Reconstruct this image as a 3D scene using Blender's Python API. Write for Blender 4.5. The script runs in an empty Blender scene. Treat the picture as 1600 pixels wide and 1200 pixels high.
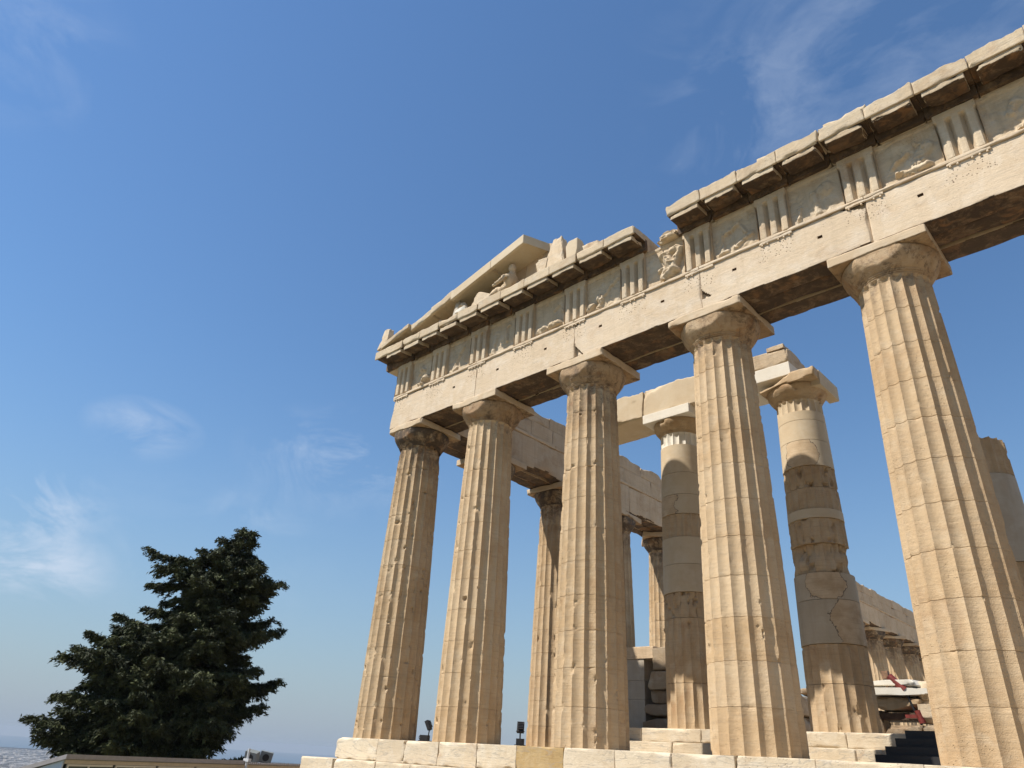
import bpy, math, random
import numpy as np
from mathutils import Vector, Matrix
PI = math.pi
C = bpy.context.scene
COL = C.collection

# ------------------------------------------------------------------ camera
cam = bpy.data.cameras.new('camera'); co = bpy.data.objects.new('camera', cam); COL.objects.link(co)
yaw, pitch, roll = 0.778604155, 0.485104907, 0.0644353057
r = Vector((math.cos(yaw), math.sin(yaw), 0)); f = Vector((-math.sin(yaw)*math.cos(pitch), math.cos(yaw)*math.cos(pitch), math.sin(pitch))); u = r.cross(f)
r2 = r*math.cos(roll)+u*math.sin(roll); u2 = -r*math.sin(roll)+u*math.cos(roll)
M = Matrix((r2, u2, -f)).transposed().to_4x4(); M.translation = Vector((19.6790744, -15.3310568, -0.326055094))
co.matrix_world = M
cam.sensor_width = 36; cam.lens = 1112.62703/1600*36
cam.clip_start = 0.1; cam.clip_end = 60000
C.camera = co
C.render.resolution_x = 1024; C.render.resolution_y = 768

# ------------------------------------------------------------------ light
SAZ = math.radians(33); SEL = math.radians(55.3)
sd = Vector((-math.sin(SAZ)*math.cos(SEL), -math.cos(SAZ)*math.cos(SEL), math.sin(SEL)))
sl = bpy.data.lights.new('sun', 'SUN'); sl.energy = 5.0; sl.angle = math.radians(0.53); sl.color = (1, 0.955, 0.885)
so = bpy.data.objects.new('sun', sl); COL.objects.link(so)
so.rotation_euler = sd.to_track_quat('Z', 'Y').to_euler()

def world():
    w = bpy.data.worlds.new('World'); C.world = w; w.use_nodes = True
    nt = w.node_tree; N = nt.nodes; L = nt.links; N.clear()
    out = N.new('ShaderNodeOutputWorld'); bg = N.new('ShaderNodeBackground'); bg.inputs[1].default_value = 0.084
    sky = N.new('ShaderNodeTexSky'); sky.sky_type = 'NISHITA'; sky.sun_disc = False
    sky.sun_elevation = SEL; sky.sun_rotation = math.atan2(sd.x, sd.y)
    sky.altitude = 150; sky.air_density = 1.5; sky.dust_density = 0.0; sky.ozone_density = 8
    tc = N.new('ShaderNodeTexCoord')
    # thin cirrus: a few wisps of high ice cloud, each in its own part of the sky
    def math_(op, a, b=None, clamp=False):
        n = N.new('ShaderNodeMath'); n.operation = op; n.use_clamp = clamp
        for i, x in enumerate((a, b)):
            if x is None: continue
            if isinstance(x, (int, float)): n.inputs[i].default_value = x
            else: L.new(x, n.inputs[i])
        return n.outputs[0]
    def noise(scale, sc3, detail, dist, rot=(0, 0, 0)):
        mp = N.new('ShaderNodeMapping'); mp.inputs['Scale'].default_value = sc3; mp.inputs['Rotation'].default_value = rot
        L.new(tc.outputs['Generated'], mp.inputs[0])
        n = N.new('ShaderNodeTexNoise'); n.inputs['Scale'].default_value = scale; n.inputs['Detail'].default_value = detail
        n.inputs['Distortion'].default_value = dist; n.inputs['Roughness'].default_value = 0.62
        L.new(mp.outputs[0], n.inputs['Vector']); return n.outputs['Fac']
    wisp = noise(5.0, (1, 1.6, 2.6), 8, 0.7, (0.2, 0.5, 0.3)); fine = noise(17, (1, 1, 3.0), 6, 1.2, (0.2, 0.5, 0.3))
    spots = [((-0.18, 0.617, 0.766), 0.14, 0.45), ((-0.28, 0.654, 0.703), 0.09, 0.35), ((-0.952, 0.198, 0.232), 0.06, 2.2),
             ((-0.963, 0.213, 0.166), 0.065, 2.6), ((-0.753, -0.02, 0.658), 0.08, 0.5), ((-0.902, 0.268, 0.338), 0.05, 1.6),
             ((-0.80, 0.494, 0.345), 0.10, 1.2), ((-0.868, 0.422, 0.263), 0.05, 0.5), ((-0.013, 0.671, 0.741), 0.12, 0.35), ((-0.9, 0.36, 0.2), 0.16, 0.3)]
    acc = None
    for d, rad, amp in spots:
        d = Vector(d).normalized()
        vs = N.new('ShaderNodeVectorMath'); vs.operation = 'SUBTRACT'; L.new(tc.outputs['Generated'], vs.inputs[0]); vs.inputs[1].default_value = d
        vm = N.new('ShaderNodeVectorMath'); vm.operation = 'MULTIPLY'; L.new(vs.outputs[0], vm.inputs[0]); vm.inputs[1].default_value = (1, 1, 1.9 if d.z < 0.5 else 1.1)
        vl = N.new('ShaderNodeVectorMath'); vl.operation = 'LENGTH'; L.new(vm.outputs[0], vl.inputs[0])
        k = math_('SUBTRACT', 1.0, math_('DIVIDE', vl.outputs['Value'], rad*1.5), True)
        k = math_('MULTIPLY', k, amp)
        acc = k if acc is None else math_('ADD', acc, k)
    wv = math_('MULTIPLY', math_('SUBTRACT', wisp, 0.45), 5.5, True)
    fv = math_('ADD', math_('MULTIPLY', fine, 0.9), 0.15)
    m = math_('MULTIPLY', math_('MULTIPLY', math_('MULTIPLY', acc, wv), fv), 0.6, True)
    mix = N.new('ShaderNodeMix'); mix.data_type = 'RGBA'
    # richer blue, and the dusty summer air low over the sea and city
    hs = N.new('ShaderNodeHueSaturation'); hs.inputs['Saturation'].default_value = 1.04; hs.inputs['Hue'].default_value = 0.5005; L.new(sky.outputs[0], hs.inputs['Color'])
    sp = N.new('ShaderNodeSeparateXYZ'); L.new(tc.outputs['Generated'], sp.inputs[0])
    hz = math_('POWER', math_('SUBTRACT', 1.0, math_('DIVIDE', math_('MAXIMUM', sp.outputs[2], 0.0), 0.5), True), 2.2)
    hm = N.new('ShaderNodeMix'); hm.data_type = 'RGBA'; L.new(math_('MULTIPLY', hz, 0.93), hm.inputs[0]); L.new(hs.outputs[0], hm.inputs[6]); hm.inputs[7].default_value = (2.35, 3.1, 4.15, 1)
    L.new(m, mix.inputs[0]); L.new(hm.outputs[2], mix.inputs[6]); mix.inputs[7].default_value = (5.2, 5.9, 7.0, 1)
    L.new(mix.outputs[2], bg.inputs[0]); L.new(bg.outputs[0], out.inputs[0])
world()
C.view_settings.view_transform = 'Standard'; C.view_settings.look = 'None'
C.view_settings.exposure = 0.6; C.view_settings.gamma = 1
C.render.engine = 'CYCLES'

# ------------------------------------------------------------------ numpy noise
def _h(ix, iy, iz, s):
    n = (ix*374761393 + iy*668265263 + iz*2147483647 + s*1274126177) & 0x7fffffff
    n = ((n ^ (n >> 13))*1274126177) & 0x7fffffff
    n = ((n ^ (n >> 16))*668265263) & 0x7fffffff
    return ((n ^ (n >> 15)) & 0xffff)/65535.0
def vn(P, s=0):
    P = np.asarray(P, float); i = np.floor(P).astype(np.int64); t = P-i; t = t*t*(3-2*t)
    x, y, z = i[:, 0], i[:, 1], i[:, 2]; a, b, c = t[:, 0], t[:, 1], t[:, 2]; o = 0
    for dx in (0, 1):
        for dy in (0, 1):
            for dz in (0, 1):
                o = o + _h(x+dx, y+dy, z+dz, s)*(a if dx else 1-a)*(b if dy else 1-b)*(c if dz else 1-c)
    return o
def fbm(P, s=0, oc=4):
    P = np.asarray(P, float); o = 0; A = 0; a = 1
    for k in range(oc): o = o+a*vn(P*(2**k)+k*17.3, s+k); A += a; a *= .5
    return o/A

# ------------------------------------------------------------------ object helpers
def link(name, V, F, mat, parent=None, smooth=True, angle=32):
    me = bpy.data.meshes.new(name); me.from_pydata([tuple(map(float, v)) for v in V], [], [tuple(map(int, q)) for q in F]); 
    mats = mat if isinstance(mat, (list, tuple)) else [mat]
    for m in mats: me.materials.append(m)
    me.update()
    if smooth:
        me.polygons.foreach_set('use_smooth', [True]*len(me.polygons)); me.set_sharp_from_angle(angle=math.radians(angle))
    o = bpy.data.objects.new(name, me); COL.objects.link(o)
    if parent is not None: o.parent = parent
    return o
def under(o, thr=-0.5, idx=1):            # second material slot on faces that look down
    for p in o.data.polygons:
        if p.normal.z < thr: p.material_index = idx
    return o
def tag(o, label=None, cat=None, group=None, kind=None):
    if label: o['label'] = label
    if cat: o['category'] = cat
    if group: o['group'] = group
    if kind: o['kind'] = kind
    elif label: o['kind'] = 'thing'
    return o
def thing(name, loc, label, cat, group=None, rz=0):
    o = bpy.data.objects.new(name, None); COL.objects.link(o); o.location = loc; o.rotation_euler = (0, 0, rz); o.empty_display_size = .2
    return tag(o, label, cat, group)
def copy_thing(o, loc, label, group=None, rz=None):
    c = o.copy(); COL.objects.link(c); c.location = loc; c['label'] = label
    if rz is not None: c.rotation_euler = (0, 0, rz)
    if group: c['group'] = group
    def rec(a, b):
        for ch in a.children:
            d = ch.copy(); COL.objects.link(d); d.parent = b; rec(ch, d)
    rec(o, c); return c

def axis(a, b, step, extra=()):
    L = b-a; e = [0, .015, .035, .065, .11, .17]
    pts = {0.0, L}
    for q in e:
        if q < L*.45: pts.add(q); pts.add(L-q)
    lo = max([q for q in e if q < L*.45]); n = max(1, int(round((L-2*lo)/step)))
    for k in range(n+1): pts.add(lo+(L-2*lo)*k/n)
    for q in extra:
        if 0 < q-a < L: pts.add(q-a)
    p = sorted(pts); o = [p[0]]
    for q in p[1:]:
        if q-o[-1] > 7e-4: o.append(q)
    o[-1] = L
    return np.array(o)+a
def boxgrid(xs, ys, zs):
    nx, ny, nz = len(xs), len(ys), len(zs)
    def code(i, j, k): return (i*ny+j)*nz+k
    Q = []
    def face(I, J, flip, fn):
        a, b = np.meshgrid(np.arange(I-1), np.arange(J-1), indexing='ij'); a = a.ravel(); b = b.ravel()
        q = np.stack([fn(a, b), fn(a+1, b), fn(a+1, b+1), fn(a, b+1)], 1)
        Q.append(q[:, ::-1] if flip else q)
    face(nx, ny, True, lambda a, b: code(a, b, 0)); face(nx, ny, False, lambda a, b: code(a, b, nz-1))
    face(nx, nz, False, lambda a, b: code(a, 0, b)); face(nx, nz, True, lambda a, b: code(a, ny-1, b))
    face(ny, nz, True, lambda a, b: code(0, a, b)); face(ny, nz, False, lambda a, b: code(nx-1, a, b))
    Q = np.concatenate(Q); un, inv = np.unique(Q, return_inverse=True); F = inv.reshape(Q.shape)
    k = un % nz; j = (un//nz) % ny; i = un//(nz*ny)
    return np.stack([xs[i], ys[j], zs[k]], 1), F
def erode(P, lo, hi, base, amp, freq, seed, thr=.5, big=0.0):
    E = base+amp*np.clip(fbm(P*freq, seed, 4)-thr, 0, 1)*3
    if big > 0: E = E+big*np.clip(fbm(P*freq*.35+7, seed+50, 3)-.58, 0, 1)*6
    O = P.copy(); dl = P-lo; dh = hi-P; d = np.minimum(dl, dh); sg = np.where(dl < dh, 1.0, -1.0)
    for a, b in ((0, 1), (1, 2), (0, 2)):
        s = np.clip(E-(d[:, a]+d[:, b]), 0, None); s = np.minimum(s, .45*np.minimum(hi[a]-lo[a], hi[b]-lo[b]))
        O[:, a] += sg[:, a]*s*.5; O[:, b] += sg[:, b]*s*.5
    return O
def block(name, lo, hi, mat, parent=None, step=.14, chip=.03, freq=5, seed=0, base=.004, rough=.003, thr=.5, big=0, xe=(), ye=(), ze=(), fn=None, angle=32):
    lo = np.array(lo, float); hi = np.array(hi, float)
    V, F = boxgrid(axis(lo[0], hi[0], step, xe), axis(lo[1], hi[1], step, ye), axis(lo[2], hi[2], step, ze))
    off = np.array([seed*3.17, seed*1.91, seed*.77])
    W = erode(V, lo, hi, base, chip, freq, seed, thr, big) if chip > 0 else V.copy()
    if rough > 0:
        n = np.stack([fbm(V*7+off+k*31, seed+k, 3)-.5 for k in range(3)], 1); W = W+n*rough*2
    if fn is not None: W = fn(V, W)
    return link(name, W, F, mat, parent, angle=angle)
def tube(a, b, r, n=10, r2=None):
    a = Vector(a); b = Vector(b); d = (b-a).normalized(); x = d.orthogonal().normalized(); y = d.cross(x); r2 = r if r2 is None else r2
    V = [a+(x*math.cos(t)+y*math.sin(t))*r for t in [2*PI*k/n for k in range(n)]]+[b+(x*math.cos(t)+y*math.sin(t))*r2 for t in [2*PI*k/n for k in range(n)]]
    F = [(k, (k+1) % n, n+(k+1) % n, n+k) for k in range(n)]+[tuple(range(n))[::-1], tuple(range(n, 2*n))]
    return V, F
def join(parts):
    V = []; F = []
    for v, q in parts:
        o = len(V); V += [tuple(p) for p in v]; F += [tuple(int(i)+o for i in p) for p in q]
    return V, F
def bxm(lo, hi, rz=0, c=None):
    x0, y0, z0 = lo; x1, y1, z1 = hi
    V = [(x0, y0, z0), (x1, y0, z0), (x1, y1, z0), (x0, y1, z0), (x0, y0, z1), (x1, y0, z1), (x1, y1, z1), (x0, y1, z1)]
    return V, [(3, 2, 1, 0), (4, 5, 6, 7), (0, 1, 5, 4), (1, 2, 6, 5), (2, 3, 7, 6), (3, 0, 4, 7)]

# ------------------------------------------------------------------ materials
class NT:
    def __init__(s, name):
        s.m = bpy.data.materials.new(name); s.m.use_nodes = True; s.t = s.m.node_tree; s.N = s.t.nodes; s.L = s.t.links
        s.b = s.N['Principled BSDF']
    def put(s, inp, v):
        if isinstance(v, bpy.types.NodeSocket): s.L.new(v, inp)
        elif v is not None:
            if hasattr(inp.default_value, '__len__') and len(inp.default_value) == 4 and len(v) == 3: v = (*v, 1)
            inp.default_value = v
    def math(s, op, a, b=None, c=None, clamp=False):
        n = s.N.new('ShaderNodeMath'); n.operation = op; n.use_clamp = clamp
        for i, x in enumerate((a, b, c)):
            if x is not None: s.put(n.inputs[i], x)
        return n.outputs[0]
    def coord(s, rnd=True):
        tc = s.N.new('ShaderNodeTexCoord'); 
        if not rnd: return tc.outputs['Object']
        oi = s.N.new('ShaderNodeObjectInfo'); mu = s.N.new('ShaderNodeVectorMath'); mu.operation = 'MULTIPLY_ADD'
        cb = s.N.new('ShaderNodeCombineXYZ')
        for k in range(3): s.L.new(oi.outputs['Random'], cb.inputs[k])
        s.L.new(cb.outputs[0], mu.inputs[0]); mu.inputs[1].default_value = (57, 83, 0.0); s.L.new(tc.outputs['Object'], mu.inputs[2])
        s.rand = oi.outputs['Random']; s.obj = tc.outputs['Object']
        return mu.outputs[0]
    def noise(s, v, scale, detail=4, rough=.55, dist=0, sc=(1, 1, 1), rot=(0, 0, 0)):
        mp = s.N.new('ShaderNodeMapping'); mp.inputs['Scale'].default_value = sc; mp.inputs['Rotation'].default_value = rot; s.L.new(v, mp.inputs[0])
        n = s.N.new('ShaderNodeTexNoise'); n.inputs['Scale'].default_value = scale; n.inputs['Detail'].default_value = detail
        n.inputs['Roughness'].default_value = rough; n.inputs['Distortion'].default_value = dist; s.L.new(mp.outputs[0], n.inputs['Vector']); return n.outputs['Fac']
    def ramp(s, x, a, b, lo=0, hi=1):
        n = s.N.new('ShaderNodeMapRange'); n.clamp = True; s.put(n.inputs[0], x)
        for i, q in enumerate((a, b, lo, hi)): n.inputs[i+1].default_value = q
        return n.outputs[0]
    def mix(s, f_, a, b, mode='MIX'):
        n = s.N.new('ShaderNodeMix'); n.data_type = 'RGBA'; n.blend_type = mode; n.clamp_factor = True
        s.put(n.inputs[0], f_); s.put(n.inputs[6], a); s.put(n.inputs[7], b); return n.outputs[2]
    def sep(s, v):
        n = s.N.new('ShaderNodeSeparateXYZ'); s.L.new(v, n.inputs[0]); return n.outputs

def stone(name, light=(.56, .43, .27), dark=(.40, .27, .15), pale=(.62, .53, .40), stain=.25, crust=0.0, crustcol=(.05, .032, .02), rustcol=(.30, .15, .06),
          streak=.35, grain=.35, pit=.4, bump=.5, drums=0.0, top=None, random=.16, dots=False, veins=0.0, patch=None):
    g_ = (.86, .825, .765); light, dark, pale = [tuple(a*b for a, b in zip(q, g_)) for q in (light, dark, pale)]
    n = NT(name); v = n.coord()
    big = n.noise(v, .55, 5, .6); med = n.noise(v, 2.3, 5, .6, .4); 
    c = n.mix(n.ramp(big, .35, .65), light, dark)
    c = n.mix(n.ramp(med, .48, .72, 0, .75), c, pale)
    st = n.noise(v, 3.0, 4, .6, 0, (2.2, 2.2, .16)); c = n.mix(n.ramp(st, .5, .75, 0, streak), c, tuple(x*.62 for x in dark))
    gr = n.noise(v, 1.6, 5, .7, .25, (.7, .7, 14)); c = n.mix(n.ramp(gr, .52, .72, 0, grain), c, tuple(x*.6 for x in dark))
    if drums:
        z = n.sep(n.obj)[2]; wn = n.N.new('ShaderNodeTexWhiteNoise'); wn.noise_dimensions = '2D'; cb = n.N.new('ShaderNodeCombineXYZ')
        n.L.new(n.math('FLOOR', n.math('DIVIDE', z, drums)), cb.inputs[0]); n.L.new(n.math('MULTIPLY', n.rand, 91.0), cb.inputs[1]); n.L.new(cb.outputs[0], wn.inputs['Vector'])
        c = n.mix(n.ramp(wn.outputs['Value'], 0, 1, 0, .42), c, pale)
    # rusty and grey weather stains with shapes of their own
    rs = n.noise(v, 1.1, 6, .68, .8); c = n.mix(n.ramp(rs, .56, .70, 0, stain), c, rustcol)
    gs = n.noise(v, 1.7, 6, .7, .5, (1, 1, .5)); c = n.mix(n.ramp(gs, .60, .74, 0, stain*.8), c, (.20, .17, .13))
    if veins:
        vv = n.noise(v, 1.2, 4, .6, 1.6, (.35, .35, 2.2), (0, .35, 0)); k = n.math('ABSOLUTE', n.math('SUBTRACT', vv, .5)); c = n.mix(n.ramp(k, 0, .02, veins, 0), c, (.30, .27, .23))
    if crust:
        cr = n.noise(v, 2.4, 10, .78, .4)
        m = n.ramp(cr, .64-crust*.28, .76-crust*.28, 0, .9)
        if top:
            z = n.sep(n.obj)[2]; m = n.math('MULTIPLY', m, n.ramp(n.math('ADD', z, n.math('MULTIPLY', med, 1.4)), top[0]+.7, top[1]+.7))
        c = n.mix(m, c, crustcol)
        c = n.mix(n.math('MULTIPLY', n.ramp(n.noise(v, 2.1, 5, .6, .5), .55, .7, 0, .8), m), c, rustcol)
    if pit:
        vo = n.N.new('ShaderNodeTexVoronoi'); vo.inputs['Scale'].default_value = 17; n.L.new(v, vo.inputs['Vector'])
        pm = n.math('MULTIPLY', n.ramp(vo.outputs['Distance'], .10, .2, 1, 0), n.ramp(n.noise(v, 1.4, 3, .6), .52, .62))
        c = n.mix(n.math('MULTIPLY', pm, pit), c, tuple(x*.35 for x in dark))
    if dots:   # rows of small dowel holes left by lost bronze letters
        x, y, z = n.sep(n.obj)[0:3]
        vo2 = n.N.new('ShaderNodeTexVoronoi'); vo2.inputs['Scale'].default_value = 15; n.L.new(n.obj, vo2.inputs['Vector'])
        a = n.ramp(vo2.outputs['Distance'], .20, .27, 1, 0)
        xm = n.math('ABSOLUTE', n.math('SUBTRACT', n.math('FRACT', n.math('DIVIDE', n.math('ADD', x, 10.0+.32), 2.148)), .5))
        zm = n.math('MULTIPLY', n.ramp(z, 11.08, 11.12), n.ramp(z, 11.52, 11.56, 1, 0))
        a = n.math('MULTIPLY', n.math('MULTIPLY', a, n.ramp(xm, .21, .23, 1, 0)), zm)
        c = n.mix(n.math('MULTIPLY', a, .8), c, (.10, .06, .035))
    c = n.mix(n.ramp(n.rand, 0, 1, 0, random), c, (.16, .11, .07))
    if patch:      # an inlaid piece of other stone, meeting it at a dark irregular joint
        pc, pr_, plight, pdark = patch
        vs = n.N.new('ShaderNodeVectorMath'); vs.operation = 'DISTANCE'; n.L.new(n.obj, vs.inputs[0]); vs.inputs[1].default_value = pc
        d = n.math('ADD', n.math('DIVIDE', vs.outputs['Value'], pr_), n.math('MULTIPLY', n.math('SUBTRACT', n.noise(n.obj, 2.2, 5, .6), .5), .9))
        pcn = n.mix(n.ramp(med, .4, .65), plight, pdark); pcn = n.mix(n.ramp(gr, .5, .7, 0, .4), pcn, tuple(x*.6 for x in pdark))
        c = n.mix(n.ramp(d, .99, 1.0, 1, 0), c, pcn)
        c = n.mix(n.ramp(n.math('ABSOLUTE', n.math('SUBTRACT', d, 1.0)), .008, .02, .8, 0), c, (.07, .05, .035))
    n.put(n.b.inputs['Base Color'], c); n.put(n.b.inputs['Roughness'], .82); n.b.inputs['Specular IOR Level'].default_value = .25
    h = n.math('ADD', n.math('MULTIPLY', n.noise(v, 9, 6, .7), .6), n.math('ADD', n.math('MULTIPLY', n.noise(v, 45, 4, .7), .35), n.math('MULTIPLY', gr, .28)))
    if pit: h = n.math('SUBTRACT', h, n.math('MULTIPLY', pm, .5))
    bp = n.N.new('ShaderNodeBump'); bp.inputs['Strength'].default_value = bump; bp.inputs['Distance'].default_value = .03; n.L.new(h, bp.inputs['Height']); n.L.new(bp.outputs[0], n.b.inputs['Normal'])
    return n.m
def plain(name, col, rough=.6, metal=0, var=.15, scale=6, bump=.1, alpha=None):
    n = NT(name); v = n.coord(); k = n.noise(v, scale, 5, .65)
    c = n.mix(n.ramp(k, .35, .7), col, tuple(x*(1-var*2) for x in col)); n.put(n.b.inputs['Base Color'], c)
    n.b.inputs['Roughness'].default_value = rough; n.b.inputs['Metallic'].default_value = metal
    bp = n.N.new('ShaderNodeBump'); bp.inputs['Strength'].default_value = bump; bp.inputs['Distance'].default_value = .02; n.L.new(k, bp.inputs['Height']); n.L.new(bp.outputs[0], n.b.inputs['Normal'])
    return n.m
MS = {}
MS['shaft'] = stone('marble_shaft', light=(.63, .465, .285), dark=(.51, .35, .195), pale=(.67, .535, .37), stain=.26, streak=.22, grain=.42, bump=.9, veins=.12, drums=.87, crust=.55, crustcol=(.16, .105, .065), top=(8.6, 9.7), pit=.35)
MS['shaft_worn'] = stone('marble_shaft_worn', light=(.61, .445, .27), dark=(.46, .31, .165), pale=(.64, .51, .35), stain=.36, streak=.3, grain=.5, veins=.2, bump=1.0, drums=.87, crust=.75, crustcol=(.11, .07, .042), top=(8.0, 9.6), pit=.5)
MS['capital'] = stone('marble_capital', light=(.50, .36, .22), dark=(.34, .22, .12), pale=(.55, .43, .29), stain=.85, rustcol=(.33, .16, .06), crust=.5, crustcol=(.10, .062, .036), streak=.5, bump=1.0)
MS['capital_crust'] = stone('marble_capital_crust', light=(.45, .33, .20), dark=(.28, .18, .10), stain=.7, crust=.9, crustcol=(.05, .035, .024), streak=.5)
MS['beam'] = stone('marble_beam', light=(.70, .575, .43), dark=(.63, .50, .355), pale=(.74, .645, .53), veins=.22, stain=.25, grain=.32, streak=.2, pit=.6, dots=True, random=.08, bump=.8)
MS['inner'] = stone('marble_beam_inner', light=(.68, .53, .37), dark=(.55, .41, .27), pale=(.66, .55, .42), stain=.42, grain=.4, streak=.4, random=.2, bump=.9)
MS['soffit'] = stone('dark_soffit', light=(.20, .13, .075), dark=(.11, .07, .04), pale=(.30, .22, .14), stain=.6, crust=.85, crustcol=(.045, .028, .017), streak=.2, bump=.9)  # much darker base than the other marble, with noise patches, for undersides
MS['frieze'] = stone('marble_frieze', light=(.68, .56, .41), dark=(.57, .445, .30), pale=(.72, .63, .50), stain=.45, grain=.25, streak=.45, random=.14, pit=.5, bump=1.0, veins=.25)
MS['cornice'] = stone('marble_cornice', light=(.64, .53, .38), dark=(.55, .43, .29), pale=(.67, .59, .46), stain=.3, grain=.3, streak=.3, random=.16, veins=.35, bump=.9)
MS['step'] = stone('marble_step', light=(.72, .63, .49), dark=(.62, .52, .38), pale=(.74, .68, .57), stain=.36, grain=.16, streak=.12, random=.2, veins=.6, pit=.6, bump=.9)
MS['step_tan'] = stone('marble_step_tan', light=(.50, .36, .17), dark=(.42, .29, .13), pale=(.62, .50, .32), stain=.4, grain=.5, streak=.3, veins=.5, pit=.8, bump=.9)
MS['new'] = stone('new_marble', light=(.63, .53, .385), dark=(.57, .46, .32), pale=(.66, .57, .44), stain=.08, grain=.1, streak=.08, pit=0, bump=.15, random=.08)
MS['grey'] = stone('grey_new_marble', light=(.49, .44, .37), dark=(.43, .38, .31), pale=(.52, .48, .42), stain=.1, grain=.15, streak=.25, pit=0, bump=.15, random=.1)
MS['white'] = stone('white_new_marble', light=(.80, .77, .70), dark=(.74, .70, .62), pale=(.82, .80, .75), stain=.05, grain=.1, streak=.08, pit=0, bump=.15, random=.05)
MS['old'] = stone('old_drum', light=(.60, .455, .295), dark=(.48, .34, .20), pale=(.62, .51, .37), stain=.5, streak=.35, grain=.4, pit=.5, bump=.8)
OL, OD = (.52, .39, .25), (.40, .28, .16)
NL = dict(light=(.62, .52, .38), dark=(.56, .45, .31), pale=(.64, .56, .43), stain=.08, grain=.1, streak=.08, pit=0, bump=.2, random=.05)
GL = dict(light=(.51, .44, .345), dark=(.45, .38, .28), pale=(.54, .48, .39), stain=.1, grain=.15, streak=.25, pit=0, bump=.2, random=.05)
MS['new_left_old'] = stone('new_drum_old_insert_left', patch=((-.55, -.55, 6.5), .72, OL, OD), **NL)
MS['new_mid_old'] = stone('new_drum_old_insert_middle', patch=((.12, -.75, 7.25), .50, OL, OD), **NL)
MS['grey_mid_old'] = stone('grey_drum_old_insert_middle', patch=((.30, -.72, 3.55), .50, OL, OD), **GL)
MS['grey_right_old'] = stone('grey_drum_old_insert_right', patch=((.95, -.25, 2.6), .85, OL, OD), **GL)
MS['rubble'] = stone('rubble_stone', light=(.44, .34, .23), dark=(.30, .21, .13), pale=(.52, .44, .34), stain=.55, streak=.2, grain=.3, pit=.6, bump=1.0, random=.3)
MS['metal'] = plain('dark_metal', (.035, .033, .032), .5, .6)
MS['lampglass'] = plain('lamp_glass', (.30, .32, .33), .15, 0, .05)
MS['grate'] = plain('black_stair', (.018, .016, .016), .6, .1, .2, 20)
MS['red'] = plain('red_painted_steel', (.22, .035, .025), .5, .2, .25, 9)
MS['cabwall'] = plain('beige_cladding', (.52, .42, .30), .6, 0, .08)
MS['cabframe'] = plain('cream_window_frame', (.62, .56, .46), .4, 0, .05)
MS['cabglass'] = plain('window_glass', (.06, .075, .06), .06, 0, .1, 3, 0)
MS['cabroof'] = plain('grey_roof_sheet', (.30, .27, .26), .5, .2, .1)
MS['cabside'] = plain('pale_blue_panel', (.42, .47, .52), .2, 0, .05)
MS['speaker'] = plain('grey_speaker', (.17, .18, .17), .5, 0, .1)
MS['whitep'] = plain('white_plastic', (.5, .5, .5), .4, 0, .05)
MS['bark'] = plain('bark', (.07, .05, .035), .9, 0, .3, 12, .8)

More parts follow.
